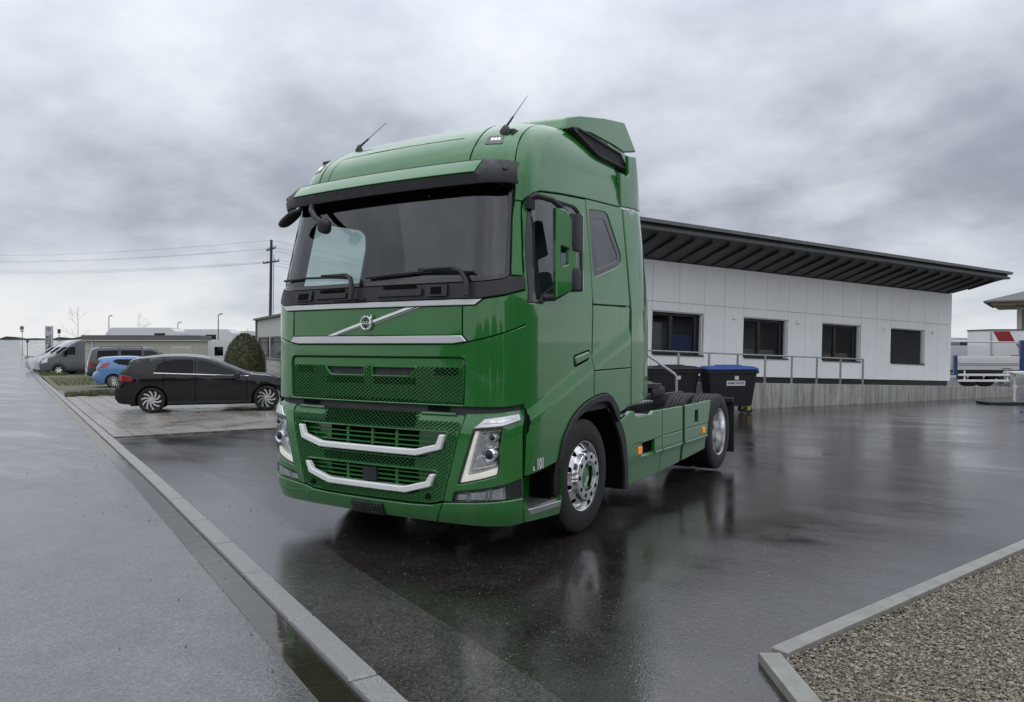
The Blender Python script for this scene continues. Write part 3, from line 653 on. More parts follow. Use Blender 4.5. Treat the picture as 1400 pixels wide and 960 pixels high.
# emblem and diagonal bar
fl = lambda u, z: FC(u, z)
patch('emblem_bar', [(-.43, 1.619), (-.355, 1.619), (-.055, 1.700), (-.055, 1.724)], FC, 'chrome', T, .012, .012, (), .08, .003)
patch('emblem_bar', [(.055, 1.712), (.055, 1.736), (.365, 1.823), (.455, 1.823)], FC, 'chrome', T, .012, .012, (), .08, .003)
patch('emblem_bar', [(-.345, 1.619), (-.325, 1.619), (-.02, 1.699), (-.035, 1.703)], FC, 'silver_trim', T, .010, .008, (), .08, .002)
patch('emblem_bar', [(.06, 1.704), (.07, 1.701), (.50, 1.823), (.475, 1.823)], FC, 'silver_trim', T, .010, .008, (), .08, .002)
ey = CAB.F(0, 1.715)[1]; eb = MB(); ec = Vector((0, ey-.022, 1.714))
eb.tube([ec+Vector((math.cos(a), 0, math.sin(a)))*.050 for a in [2*math.pi*k/36 for k in range(37)]], .0085, 8)
eb.box((-.05, ey-.026, 1.706), (.05, ey-.014, 1.724)); eb.prism([(.030, .030), (.062, .034), (.058, .066)], ey-.028, ey-.016, lambda a, b, d: (a, d, 1.714+b))
em = eb.build('emblem', 'chrome', T)
text('emblem_lettering', 'VOLVO', .019, 'ink', em, frame_m((0, ey-.0275, 1.715), (1, 0, 0), (0, 0, 1)), .0004, 1.15, .0003)

# --- bumper
H1 = rnd(sym([(.54, .722), (.735, .80), (.745, .918)]), [.02, .03, .02, .02, .03, .02])
H1 = rnd([(-.54, .722), (.54, .722), (.735, .80), (.745, .918), (-.745, .918), (-.735, .80)], .02)
H2 = rnd([(-.43, .445), (.43, .445), (.645, .53), (.662, .628), (-.662, .628), (-.645, .53)], .02)
BC = [(-.705, .418), (-.6, .392), (-.412, .384), (.412, .384), (.6, .392), (.705, .418), (.862, 1.0), (.866, 1.062), (-.866, 1.062), (-.862, 1.0)]
bc = patch('bumper_grille', BC, FB, 'green_paint', T, -.006, .03, [H1, H2], .08, .004)
lattice('bumper_mesh', FB, [(-.85, .85, .40, 1.05)], [inset(H1, -.012), inset(H2, -.012), [(-.83, .995), (-.48, .995), (-.48, 1.1), (-.83, 1.1)], [(.48, .995), (.83, .995), (.83, 1.1), (.48, 1.1)]], bc, base=-.006, top=.002, poly=inset(BC, .012))
for a, b, c_, d in ((-.46, .46, .938, 1.058), (-.46, .46, .648, .708)): cav('mesh_opening', [(a, c_), (b, c_), (b, d), (a, d)], FB, -.0045, bc)
for hh in (H1, H2): patch('intake_frame', inset(hh, -.010), FB, 'green_paint', bc, .004, .012, [hh], .08, .004)
for hh, zz_, bx in ((H1, (.875, .838, .80, .762), (.45,)), (H2, (.60, .565, .53, .497), (.45,))):
    cav('intake_back', inset(hh, -.03), FB, -.075, bc, 'green_paint')
    z0, z1 = min(p[1] for p in hh), max(p[1] for p in hh)
    cav('intake_core', [(-.45, z0), (.45, z0), (.45, z1), (-.45, z1)], FB, -.070, bc)
    for z in zz_:
        hw = .70 if hh is H1 else .62
        if z < zz_[2]: hw -= .12
        patch('intake_slat', [(-hw, z-.006), (hw, z-.006), (hw, z+.006), (-hw, z+.006)], FB, 'green_paint', bc, -.030, .03, (), .1, .003)
    for u in (-.23, .03, .27) if hh is H1 else (-.23, .27): patch('intake_post', [(u-.012, z0+.01), (u+.012, z0+.01), (u+.012, z1-.01), (u-.012, z1-.01)], FB, 'green_paint', bc, -.034, .02, (), .1, .003)
patch('grille_bar', rnd([(-.740, .900), (-.706, .792), (-.492, .736), (.492, .736), (.706, .792), (.740, .900), (.695, .900), (.664, .828), (.474, .782), (-.474, .782), (-.664, .828), (-.695, .900)], .010), FB, 'white_bar', T, .030, .03, (), .06, .007)
patch('grille_bar', rnd([(-.657, .610), (-.615, .517), (-.392, .456), (.392, .456), (.615, .517), (.657, .610), (.613, .610), (.575, .553), (.374, .501), (-.374, .501), (-.575, .553), (-.613, .610)], .010), FB, 'white_bar', T, .030, .03, (), .06, .007)
patch('radar_cover', rnd([(-.052, .505), (.088, .505), (.088, .618), (-.052, .618)], .008), FB, 'black_plastic', T, -.012, .03, (), .08, .006)
for sx in (1, -1):
    patch('step_pad', [(sx*.50, 1.035), (sx*.81, 1.035), (sx*.80, 1.052), (sx*.505, 1.052)], FB, 'green_paint', bc, .012, .03, (), .08, .004)
    sp_ = MB(); fbox(sp_, min(sx*.505, sx*.80), max(sx*.505, sx*.80), 1.046, 1.052, -.09, .010, BUM); sp_.build('step_tread', 'green_paint', bc)
    pp = [(.56, 1.068), (.745, 1.068), (.745, 1.102), (.56, 1.102)]; cav('step_recess', pp if sx > 0 else mir(pp), FC, -.012, bc)
    MB().lathe([(.0, .012), (-.004, .019), (.012, .020)], (sx*.585, BUM.F(.585, .443)[1]-.012, .443), 'y', 14).build('tow_hole', 'dark_cavity', bc)
HL = rnd([(.834, .548), (1.116, .626), (1.129, .69), (1.125, .78), (1.14, .87), (1.155, .962), (.936, .945)], [.01, .02, 0, .02, 0, .01, .01])
BR = [(.936, .952), (1.152, .972), (1.298, 1.008), (1.272, 1.052), (1.004, 1.020)]
FG = rnd([(.776, .413), (1.20, .441), (1.198, .566), (.803, .493)], .012)
FK = [(1.206, .441), (1.338, .452), (1.338, .594), (1.206, .568)]
CN = [(.712, .414), (1.167, .458), (1.338, .466), (1.338, 1.085), (1.15, 1.074), (1.0, 1.066), (.874, 1.062), (.868, 1.0)]
BV = [(.708, .404), (1.167, .447), (1.338, .455), (1.338, .268), (1.22, .258), (.938, .252), (.642, .250)]
for sx in (1, -1):
    M_ = (lambda p: p) if sx > 0 else mir
    bcn = patch('bumper_corner', M_(CN), FB, 'green_paint', T, .0, .03, [M_(HL), M_(FG), M_([(1.206, .462), (1.33, .468), (1.33, .594), (1.206, .568)])], .05, .005)
    patch('bumper_valance', M_(BV), FB, 'green_paint', T, .002, .03, (), .05, .006)
    hl = patch('headlight', inset(M_(HL), -.006), FB, 'lamp_base', T, -.050, .0, (), .07, 0)
    rim = M_(HL); patch('headlight_bezel', rim, FB, 'black_gloss', hl, -.004, .07, [inset(rim, .010)], .06, .002)
    patch('headlight_lens', inset(rim, .006), FB, 'clear_lens', hl, -.006, 0, (), .07, 0)
    dr = [(.848, .562), (1.108, .634), (1.116, .680), (.885, .612), (.962, .936), (.944, .936)]
    patch('daytime_light', M_(dr), FB, 'drl', hl, -.018, .02, (), .05, .003)
    for poly in ([(.975, .78), (1.13, .80), (1.14, .94), (.985, .925)], [(.905, .65), (1.12, .70), (1.125, .775), (.955, .765)]): patch('reflector', M_(rnd(poly, .02)), FB, 'lamp_inner', hl, -.026, .02, (), .04, .012)
    for (u, z, r) in ((1.045, .775, .048), (1.07, .895, .030)):
        p = Vector(BUM.F(sx*u, z)); MB().lathe([(-.045, .001), (-.042, r*.5), (-.032, r*.8), (-.02, r), (-.032, r*1.18), (.01, r*1.3)], (p.x, p.y+.040, p.z), 'y', 26).build('projector', 'chrome' if r > .04 else 'lamp_inner', hl)
        MB().lathe([(-.0465, .001), (-.044, r*.45), (-.036, r*.72)], (p.x, p.y+.038, p.z), 'y', 20).build('projector_lens', 'lamp_dark', hl)
    br = patch('headlight_brow', M_(BR), FB, 'silver_trim', T, .016, .02, (), .05, .006)
    patch('brow_inset', M_([(1.00, .985), (1.15, .992), (1.262, 1.018), (1.250, 1.034), (1.015, 1.008)]), FB, 'lamp_inner', br, .0175, .004, (), .05, .002)
    fg = patch('fog_light', inset(M_(FG), -.004), FB, 'lamp_base', T, -.035, 0, (), .07, 0)
    patch('fog_bezel', M_(FG), FB, 'black_plastic', fg, -.003, .045, [inset(M_(FG), .009)], .06, .002)
    patch('fog_lens', inset(M_(FG), .006), FB, 'clear_lens', fg, -.008, 0, (), .08, 0)
    for poly in ([(.90, .435), (1.02, .443), (1.02, .518), (.905, .50)], [(1.06, .446), (1.17, .45), (1.17, .545), (1.06, .526)], [(.81, .425), (.885, .431), (.89, .49), (.825, .482)], [(1.03, .446), (1.05, .447), (1.05, .53), (1.03, .525)]):
        patch('reflector', M_(poly), FB, 'lamp_inner', fg, -.018, .015, (), .03, .008)
    patch('fog_surround', M_(FK), FB, 'black_plastic', T, -.006, .02, (), .05, .004)
patch('bumper_valance', [(-.703, .404), (-.6, .378), (-.412, .370), (.412, .370), (.6, .378), (.703, .404), (.637, .250), (-.637, .250)], FB, 'green_paint', T, .002, .03, (), .07, .006)
pl = patch('plate_holder', [(-.16, .258), (.16, .258), (.16, .348), (-.16, .348)], FB, 'black_plastic', T, .022, .025, (), .06, .005)
for k in range(9):
    u = -.135+k*.03
    if k in (3, 4, 5): continue
    for z in (.275, .295, .315): patch('plate_rib', [(u, z), (u+.022, z), (u+.022, z+.012), (u, z+.012)], FB, 'black_gloss', pl, .0255, .004, (), .05, .0015)
MB().box((-1.0, .24, .30), (1.0, .5, 1.06)).box((-1.14, .42, .62), (1.14, .6, 1.06)).build('front_underbody', 'dark_cavity', T)

# --- sun visor
VG = [(-.95, 2.784), (.95, 2.784), (.972, 2.888), (-.972, 2.888)]
vb = patch('sun_visor', rnd([(-1.31, 2.705), (-.9, 2.698), (.9, 2.698), (1.31, 2.705), (1.285, 2.875), (1.1, 2.892), (.985, 2.905), (-.985, 2.905), (-1.1, 2.892), (-1.285, 2.875)], [.02, 0, 0, .02, .02, 0, 0, 0, 0, .02]), FV, 'black_plastic', T, 0, .03, [inset(VG, -.004)], .06, .006)
patch('visor_insert', VG, FV, 'green_paint', vb, .003, .02, (), .06, .004)
vs = []; fs = []
for k in range(41):
    u = -1.3+k*.065; vs += [VIS.F(u, 2.703), tuple(a*.94 if i == 0 else a+.10 for i, a in enumerate(VIS.F(u, 2.72)))]
mesh('visor_underside', vs, [(2*k, 2*k+1, 2*k+3, 2*k+2) for k in range(40)], 'black_plastic', vb)
for sx in (1, -1):
    p = Vector(VIS.F(sx*1.18, 2.818)); patch('visor_button', [(sx*1.18+.024*math.cos(a), 2.818+.024*math.sin(a)) for a in [k*.524 for k in range(12)]], FV, 'dark_steel', vb, .006, .008, (), .05, .003)

# --- roof
patch('roof_front', [(-1.196, 2.89), (1.196, 2.89), (1.206, 3.88), (-1.206, 3.88)], HM, 'green_paint', T, .003, .02, (), .06, .004)
def seam(name, pts, fn, parent, w=.005, off=.0045):
    a = []; b = []
    for k, p in enumerate(pts):
        q0 = Vector(pts[max(0, k-1)]); q1 = Vector(pts[min(len(pts)-1, k+1)]); d = (q1-q0).normalized(); nn = Vector((-d.y, d.x))*w/2; a.append((p[0]+nn.x, p[1]+nn.y)); b.append((p[0]-nn.x, p[1]-nn.y))
    return patch(name, a+b[::-1], fn, 'dark_cavity', parent, off, 0, (), .06, 0)
for sx in (1, -1):
    seam('panel_joint', [(sx*.872, 2.91), (sx*.882, 2.99), (sx*.893, 3.06), (sx*.900, 3.15), (sx*.905, 3.33), (sx*.905, 3.6)], HM, T, .007)
seam('panel_joint', [(-.755, 2.92), (-.76, 3.0), (-.762, 3.10), (-.74, 3.14), (-.70, 3.15), (0, 3.15), (.76, 3.15)], HM, T, .006)
SD = [(.50, 2.566), (.53, 2.622), (.618, 2.678), (.72, 2.710), (1.006, 2.742), (1.49, 2.781), (2.255, 2.823)]
for sx in (1, -1):
    pr = [(wY(y, z), z) for y, z in SD]; pr = [(1.205, 2.60), (wY(.47, 2.605), 2.605)][:1]+[(wY(.505, 2.60), 2.60)]+pr[1:]+[(2.45, 3.88), (1.212, 3.88), (1.205, 2.92)]
    patch('roof_side', pr if sx > 0 else mir(pr), HM, 'green_paint', T, .003, .02, (), .06, .004)
    rl = rnd([(.948, 3.04), (1.082, 3.04), (1.072, 3.135), (.958, 3.135)], .02); rl = rl if sx > 0 else mir(rl)
    lo = patch('marker_light', rl, HM, 'black_gloss', T, .007, .008, (), .05, .003)
    for k in range(3):
        u = sx*(.995+k*.024); patch('marker_diode', [(u-.008, 3.082), (u+.008, 3.082), (u+.008, 3.106), (u-.008, 3.106)], HM, 'led_white', lo, .0085, .003, (), .05, .001)
ol = [HM(-2.45+.07*k, 3.878) for k in range(71)]; cz = sum(p[2] for p in ol)/len(ol)
mesh('roof_top', ol+[(0, 1.7, cz+.02)], [(k, k+1, 71) for k in range(70)]+[(70, 0, 71)], 'green_paint', T)
# roof air vents and deflectors
for sx in (1, -1):
    fnv = lambda y, z: (sx*(1.118-.33*(z-3.2)), y, z)
    VP = rnd([(1.42, 3.372), (1.555, 3.412), (2.45, 3.372), (2.49, 3.205), (1.915, 3.208), (1.81, 3.222)], [.03, .04, .05, .03, .05, .05])
    vt = patch('roof_vent', VP, fnv, 'black_plastic', T, .02, .09, [inset(VP, .024)], .1, .009)
    patch('vent_screen', inset(VP, .018), fnv, 'black_plastic', vt, -.012, 0, (), .2, 0)
    sv = MB()
    for k in range(15):
        z = 3.238+k*.0105
        xs_ = [y for y in [1.5+.01*i for i in range(100)] if inside((y, z), inset(VP, .018))]
        if len(xs_) > 3: p, q_ = fnv(xs_[0], z), fnv(xs_[-1], z); sv.tube([p, q_], .0032, 4)
    for k in range(48):
        y = 1.5+k*.02; zs_ = [z for z in [3.2+.005*i for i in range(45)] if inside((y, z), inset(VP, .018))]
        if len(zs_) > 3: sv.tube([fnv(y, zs_[0]), fnv(y, zs_[-1])], .0026, 4)
    tag(sv.build('vent_mesh', 'black_plastic', vt), kind='stuff')
    patch('fairing_body', [(2.20, 3.08), (2.60, 3.12), (2.64, 3.40), (2.20, 3.42)], lambda y, z: (sx*(1.075-.12*max(0, z-3.2)), y, z), 'green_paint', T, 0, .02, (), .1, .004)
    dfl = lambda y, z: (sx*((CAB.xs(z) if z < 2.82 else 1.163-.03*(z-2.82))+.012-.07*max(0, (y-2.45)/.4)**2), y, z)
    patch('side_deflector', [(2.266, .990), (2.835, 1.035), (2.815, 2.838), (2.268, 2.806)], dfl, 'green_paint', T, 0, .025, (), .08, .008)
    patch('side_deflector', [(2.235, 2.822), (2.855, 2.872), (2.79, 3.06), (2.665, 3.375), (2.43, 3.335), (2.44, 3.165), (2.40, 3.135), (2.235, 3.14)], dfl, 'green_paint', T, 0, .025, (), .08, .008)
    sdf = lambda y, z: (sx*(1.03-.08*max(0, z-3.42)), y, z)
    patch('roof_deflector_side', rnd([(1.40, 3.36), (1.46, 3.48), (1.7, 3.555), (2.2, 3.662), (2.70, 3.742), (2.95, 3.50), (2.62, 3.425), (2.4, 3.44), (1.9, 3.44)], [.01, .03, 0, 0, .02, .02, .02, .02, .02]), sdf, 'green_paint', T, 0, .03, (), .08, .012)
vs = []; fs = []; prof = [(1.42, 3.385), (1.46, 3.46), (1.52, 3.505), (1.7, 3.559), (1.95, 3.615), (2.2, 3.666), (2.45, 3.708), (2.70, 3.744), (2.76, 3.70)]
for y, z in prof:
    for k in range(13): x = -.99+k*.165; vs.append((x*(1-.02*max(0, z-3.42)), y, z-.006+.035*(1-(x/.99)**2)))
mesh('roof_deflector', vs, [(13*i+k, 13*i+k+1, 13*i+14+k, 13*i+13+k) for i in range(len(prof)-1) for k in range(12)], 'green_paint', T)
for bx, by, tip, r in ((.93, .62, Vector((.10, .16, .27)), .038), (-.62, .68, Vector((.19, .14, .22)), .028)):
    bz = 3.0
    for k in range(200):                                    # rest the foot on the roof skin
        v = 2.9+k*.005; q_ = min((HM((1 if bx > 0 else -1)*w_*.02, v) for w_ in range(1, 70)), key=lambda p: abs(p[0]-bx))
        if q_[1] >= by: bz = q_[2]; break
    a = MB().lathe([(-.03, r*1.25), (.005, r*1.2), (.03, r*.8), (.05, r*.35), (.055, .0)], (bx, by, bz), 'z', 18)
    p0 = Vector((bx, by, bz+.03)); a.tube([p0, p0+tip*.35], [.011, .007], 8).tube([p0+tip*.3, p0+tip], [.0035, .002], 6); a.build('antenna', 'black_plastic', T)

# --- doors and sides
def catm_(P, n=4):
    out = []
    for i in range(len(P)-1):
        p0 = Vector(P[max(0, i-1)]); p1 = Vector(P[i]); p2 = Vector(P[i+1]); p3 = Vector(P[min(len(P)-1, i+2)])
        for k in range(n):
            t = k/n; out.append(tuple(.5*(2*p1+(p2-p0)*t+(2*p0-5*p1+4*p2-p3)*t*t+(3*p1-p0-3*p2+p3)*t**3)))
    return out+[tuple(P[-1])]
ARO = [(.836, .672), (.884, .809), (.95, .89), (1.037, .97), (1.17, 1.04), (1.321, 1.09), (1.536, 1.126), (1.674, 1.13), (1.75, 1.115), (1.818, 1.078), (1.89, 1.02), (1.958, .946)]
ARI = [(.915, .672), (.955, .79), (1.017, .883), (1.10, .945), (1.217, .993), (1.423, 1.053), (1.56, 1.066), (1.674, 1.062), (1.735, 1.045), (1.79, 1.005), (1.85, .94), (1.91, .865)]
ARO = catm_(ARO); ARI = catm_(ARI)
for sx in (1, -1):
    Gf = GS(sx)
    ap = [(1.206, 2.595), (1.19, 2.45), (1.186, 2.10), (1.19, 2.045), (1.30, 2.042), (1.318, 1.952)]+[(CAB.uY(y, z)-.012, z) for y, z in ((.405, 1.95), (.437, 2.187), (.474, 2.459), (.49, 2.55), (.50, 2.592))]
    patch('pillar', ap if sx > 0 else mir(ap), FC, 'green_paint', T, .003, .02, (), .05, .004)
    dp = [(.394, .606), (.398, 1.0), (.405, 1.4), (.414, 1.69), (.410, 1.92), (.441, 2.187), (.478, 2.459), (.494, 2.556), (.532, 2.610), (.62, 2.665), (.722, 2.698), (1.006, 2.730), (1.488, 2.768), (1.484, 2.267), (1.464, 1.934), (1.446, 1.325), (1.44, 1.114)]+[(y, z+.004) for y, z in ARO[23::-1]]+[(.80, .655), (.767, .651)]
    door = patch('door', dp, Gf, 'green_paint', T, .003, .025, [DW], .038, .005)
    patch('window_seal', DW, Gf, 'black_plastic', door, -.004, .03, [inset(DW, .013)], .06, .003)
    patch('door_glass', inset(DW, .015), Gf, 'side_glass', door, -.014, 0, (), .12, 0)
    patch('window_post', [(.455, 1.87), (.50, 1.87), (.60, 2.63), (.55, 2.55), (.475, 2.29)], Gf, 'black_gloss', door, -.008, .01, (), .1, .002)
    patch('window_sill', [(.63, 1.845), (.70, 1.888), (.86, 1.948), (1.09, 2.008), (1.32, 2.06), (1.32, 2.10), (1.09, 2.06), (.86, 2.01), (.66, 1.935), (.60, 1.87)], Gf, 'black_plastic', door, -.001, .01, (), .08, .004)
    patch('door_handle', rnd([(1.128, 1.450), (1.40, 1.498), (1.40, 1.437), (1.142, 1.380)], .03), Gf, 'green_paint', door, .014, .016, (), .05, .012)
    patch('handle_recess', rnd([(1.112, 1.462), (1.412, 1.512), (1.412, 1.426), (1.128, 1.362)], .035), Gf, 'dark_cavity', door, .0038, 0, (), .06, 0)
    patch('hinge_gap', [(.396, 1.10), (.402, 1.10), (.418, 1.078), (.420, 1.055), (.434, 1.035), (.428, 1.01), (.434, .985), (.420, .96), (.418, .93), (.396, .90)], Gf, 'dark_cavity', door, .0042, 0, (), .03, 0)
    # sleeper side: three panels
    up_ = [(1.502, 2.775), (2.262, 2.816), (2.246, 1.902), (1.480, 1.889), (1.4745, 1.934), (1.496, 2.267)]
    sp1 = patch('sleeper_panel', up_, Gf, 'green_paint', T, .003, .02, [SW], .07, .005)
    patch('sleeper_window', SW, Gf, 'side_glass', sp1, -.008, 0, (), .12, 0)
    patch('window_border', inset(SW, -.001), Gf, 'black_gloss', sp1, -.004, .02, [[(1.615, 2.62), (1.80, 2.65), (1.86, 2.64), (2.06, 2.36), (2.05, 2.31), (1.98, 2.28), (1.615, 2.185)]], .08, .002)
    patch('locker_door', [(1.479, 1.879), (2.246, 1.892), (2.218, 1.342), (1.456, 1.336)], Gf, 'green_paint', T, .003, .02, (), .038, .005)
    patch('lower_side_panel', [(1.456, 1.327), (2.217, 1.333), (2.213, 1.0), (1.972, .945)]+[(y, z+.004) for y, z in ARO[43:23:-1]]+[(1.45, 1.120)], Gf, 'green_paint', T, .003, .02, (), .06, .005)
    patch('wheel_arch_trim', ARO+ARI[::-1], Gf, 'black_plastic', T, .022, .05, (), .05, .006)
    door_ = door; ARB = [(1.958, .946), (2.03, .86), (2.115, .76), (2.165, .66), (2.20, .5), (2.215, .35), (2.205, .232)]; ARC = [(1.91, .865), (1.97, .79), (2.035, .70), (2.08, .60), (2.115, .48), (2.135, .35), (2.13, .232)]
    patch('wheel_arch_trim', ARB+ARC[::-1], lambda y, z: (sx*1.25, y, z), 'black_plastic', T, .01, .05, (), .06, .006)
    la = MB()
    for (a, b) in list(zip(ARI, ARI[1:]))+list(zip(ARC, ARC[1:])): la.add([(sx*1.235, a[0], a[1]), (sx*1.235, b[0], b[1]), (sx*.75, b[0], b[1]), (sx*.75, a[0], a[1])], [(0, 1, 2, 3)])
    la.add([(sx*.75, .6, .4), (sx*.75, 2.3, .4), (sx*.75, 2.3, 1.2), (sx*.75, .6, 1.2)], [(0, 1, 2, 3)]); la.add([(sx*1.2, 2.14, .24), (sx*.75, 2.14, .24), (sx*.75, 2.14, 1.0), (sx*1.2, 2.14, .9)], [(0, 1, 2, 3)])
    la.add([(sx*1.2, .84, .30), (sx*.75, .84, .30), (sx*.75, .84, 1.0), (sx*1.2, .84, .72)], [(0, 1, 2, 3)]); la.build('wheel_housing', 'dark_cavity', T)
    # entry step
    st = lambda y, z: BUM.G(y, z, sx)
    fy = lambda z: BUM.F(1.345, z)[1]
    patch('step_valance', [(fy(.268), .268), (.93, .232), (.935, .375), (.91, .38), (.91, .325), (.46, .34), (fy(.44)+.01, .44), (fy(.40), .40), (fy(.35), .35), (fy(.31), .31)], st, 'green_paint', T, 0, .03, (), .06, .006)
    MB().add([(sx*1.0, .40, .33), (sx*1.0, .93, .33), (sx*1.02, .93, .60), (sx*1.02, .40, .60)], [(0, 1, 2, 3)]).add([(sx*1.24, .935, .30), (sx*.95, .935, .30), (sx*.95, .935, .60), (sx*1.24, .935, .585)], [(0, 1, 2, 3)]).build('step_well', 'green_paint', T)
    MB().box((sx*1.0, .41, .345), (sx*1.225, .92, .362)).build('step_tread', 'alu_tread', T)
    patch('step_edge', [(.455, .315), (.915, .298), (.915, .345), (.42, .366)], st, 'alu_tread', T, .006, .03, (), .08, .006)
    MB().box((sx*1.05, .44, .59), (sx*1.20, .84, .64)).build('door_sill', 'dark_cavity', T)
    # skirts
    sk_ = lambda y, z: (sx*(1.25-(.05*min(1, max(0, (.475-z)/.02))*.35+.10*max(0, .455-z))), y, z)
    p1 = patch('side_skirt', [(2.045, .862), (2.295, .934), (2.365, .926), (2.415, .868), (2.80, .866), (2.86, .893), (3.092, .890), (3.092, .243), (2.215, .237), (2.226, .35), (2.21, .5), (2.175, .66), (2.125, .765)], sk_, 'green_paint', T, 0, .03, [[(2.56, .470), (2.885, .470), (2.885, .612), (2.56, .606)]], .05, .006)
    MB().box((sx*1.02, 2.5, .42), (sx*1.16, 2.95, .66)).build('step_recess', 'dark_cavity', p1); MB().box((sx*1.1, 2.58, .462), (sx*1.235, 2.87, .472)).build('step_tread', 'alu_tread', p1)
    seam('panel_joint', [(2.35, .618), (2.555, .618)], sk_, p1, .005, .0008); seam('panel_joint', [(2.89, .622), (3.09, .622)], sk_, p1, .005, .0008)
    for a, b, z0, z1 in ((3.102, 3.712, .244, .274),):
        patch('side_skirt', [(a, .890), (b, .886), (b, .626), (a, .626)], sk_, 'green_paint', T, 0, .03, (), .05, .006); patch('side_skirt', [(a, .620), (b, .620), (b, z1), (a, z0)], sk_, 'green_paint', T, 0, .03, (), .04, .006)
    patch('side_skirt', rnd([(3.785, .882), (4.715, .888), (4.61, .626), (3.785, .626)], [0, .02, 0, 0]), sk_, 'green_paint', T, 0, .03, [[(4.12, .665), (4.245, .668), (4.245, .806), (4.12, .80)]], .05, .006)
    patch('side_skirt', [(3.785, .620), (4.607, .620), (4.578, .47), (4.578, .316), (3.785, .277)], sk_, 'green_paint', T, 0, .03, (), .04, .006)
    for a, b in ((2.90, 3.08), (3.112, 3.70), (3.795, 4.57)): patch('skirt_ridge', [(a, .468), (b, .470), (b, .488), (a, .486)], sk_, 'green_paint', T, .010, .02, (), .08, .006)
    for y, z in ((2.497, .545), (4.43, .557)): patch('side_marker', rnd([(y-.045, z-.034), (y+.045, z-.034), (y+.045, z+.034), (y-.045, z+.034)], .01), sk_, 'amber', T, .012, .014, (), .05, .004)
    MB().box((sx*.95, 2.20, .30), (sx*1.20, 3.75, .84), .03).build('fuel_tank', 'dark_cavity', T); MB().box((sx*.95, 2.42, .80), (sx*1.19, 2.84, .862), .01).build('tank_top', 'steel', T); MB().box((sx*.9, 3.8, .34), (sx*1.18, 4.55, .84), .03).build('battery_box', 'dark_cavity', T)
    # mirrors (the far ones are out of sight)
    if sx < 0: continue
    A_, B_ = Vector((1.332, .688)), Vector((1.428, .842)); dv = (B_-A_).normalized()
    mfn = lambda s_, z: (sx*(A_.x+dv.x*s_), A_.y+dv.y*s_, z)
    mr = patch('mirror_housing', rnd([(0, 1.895), (.14, 1.955), (.178, 2.02), (.178, 2.32), (.15, 2.48), (.085, 2.556), (0, 2.565)], [0, .03, .03, .05, .05, .03, 0]), mfn, 'green_paint', T, 0, .045, [rnd([(.042, 2.125), (.110, 2.15), (.110, 2.265), (.042, 2.285)], .012)], .05, .008)
    MB().box((sx*1.272, .80, 2.245), (sx*1.440, .915, 2.535), .035).build('mirror_head', 'black_plastic', mr); MB().box((sx*1.272, .80, 1.955), (sx*1.432, .915, 2.125), .035).build('mirror_head', 'black_plastic', mr)
    for z0, z1 in ((2.25, 2.55), (1.94, 2.12)): MB().box((sx*1.275, .911, z0+.01), (sx*1.44, .915, z1-.01)).build('mirror_glass', 'chrome', mr)
    MB().tube([(sx*1.18, .54, 2.615), (sx*1.22, .57, 2.645), (sx*1.30, .68, 2.62), (sx*1.36, .80, 2.54)], [.022, .024, .022, .02], 8).build('mirror_arm', 'black_plastic', mr); MB().tube([(sx*1.235, .66, 1.90), (sx*1.29, .72, 1.90), (sx*1.35, .82, 1.96)], [.03, .028, .026], 8).build('mirror_arm', 'black_plastic', mr)
    MB().box((sx*1.172, .51, 2.54), (sx*1.210, .59, 2.635), .01).build('mirror_base', 'black_plastic', mr)
text('fleet_number', '101', .112, 'light_print', T, frame_m((1.2785, .545, .678), (0, 1, 0), (0, 0, 1)), .0006, .66, .003)
text('fleet_number', 's.', .062, 'light_print', T, frame_m((1.2785, .452, .662), (0, 1, 0), (0, 0, 1)), .0006, .70, .002)
# kerb-side mirrors above the far windscreen corner, wipers
km = MB(); import itertools
def pod(c, r, rot):
    bm = bmesh.new(); bmesh.ops.create_uvsphere(bm, u_segments=18, v_segments=10, radius=1); e_ = Matrix.Rotation(rot[0], 3, 'X') @ Matrix.Rotation(rot[1], 3, 'Y') @ Matrix.Rotation(rot[2], 3, 'Z')
    for v in bm.verts:
        p = Vector([math.copysign(abs(a)**.7, a) for a in v.co]); v.co = Vector(c)+e_ @ Vector((p.x*r[0], p.y*r[1], p.z*r[2]))
    bm.verts.index_update(); k = ([v.co[:] for v in bm.verts], [[v.index for v in f.verts] for f in bm.faces]); bm.free(); return k
MB().add(*pod((-.90, .15, 2.60), (.125, .06, .026), (0, -.50, 0))).tube([(-.86, .26, 2.71), (-.84, .18, 2.655)], .02, 8).build('kerb_mirror', 'black_plastic', T)
MB().add(*pod((-.42, .07, 2.485), (.062, .035, .058), (.2, .35, 0))).tube([(-.72, .24, 2.72), (-.66, .16, 2.65), (-.55, .10, 2.57), (-.45, .08, 2.52)], [.026, .024, .022, .018], 8).build('front_mirror', 'black_plastic', T)
def onws(u, z, o):
    p = Vector(CAB.F(u, z)); n_ = (Vector(CAB.F(u+.01, z))-p).cross(Vector(CAB.F(u, z+.01))-p).normalized(); n_ = n_ if n_.y < 0 else -n_; return p+n_*o
for pts, blade in (([(-.13, 1.895), (-.135, 1.98), (-.165, 2.055), (-.22, 2.082), (-.5, 2.088)], [(-1.03, 2.085), (-.75, 2.09), (-.45, 2.082), (-.22, 2.066)]), ([(.90, 1.895), (.895, 1.98), (.86, 2.06), (.80, 2.086), (.5, 2.09)], [(-.03, 2.058), (.3, 2.072), (.6, 2.086), (.93, 2.062)])):
    wp = MB().tube([onws(u, z, .055) for u, z in pts], [.022, .02, .018, .015, .010], 8).build('wiper', 'black_plastic', T)
    MB().tube([onws(u, z, .022) for u, z in blade], .010, 6).build('wiper_blade', 'rubber', wp)
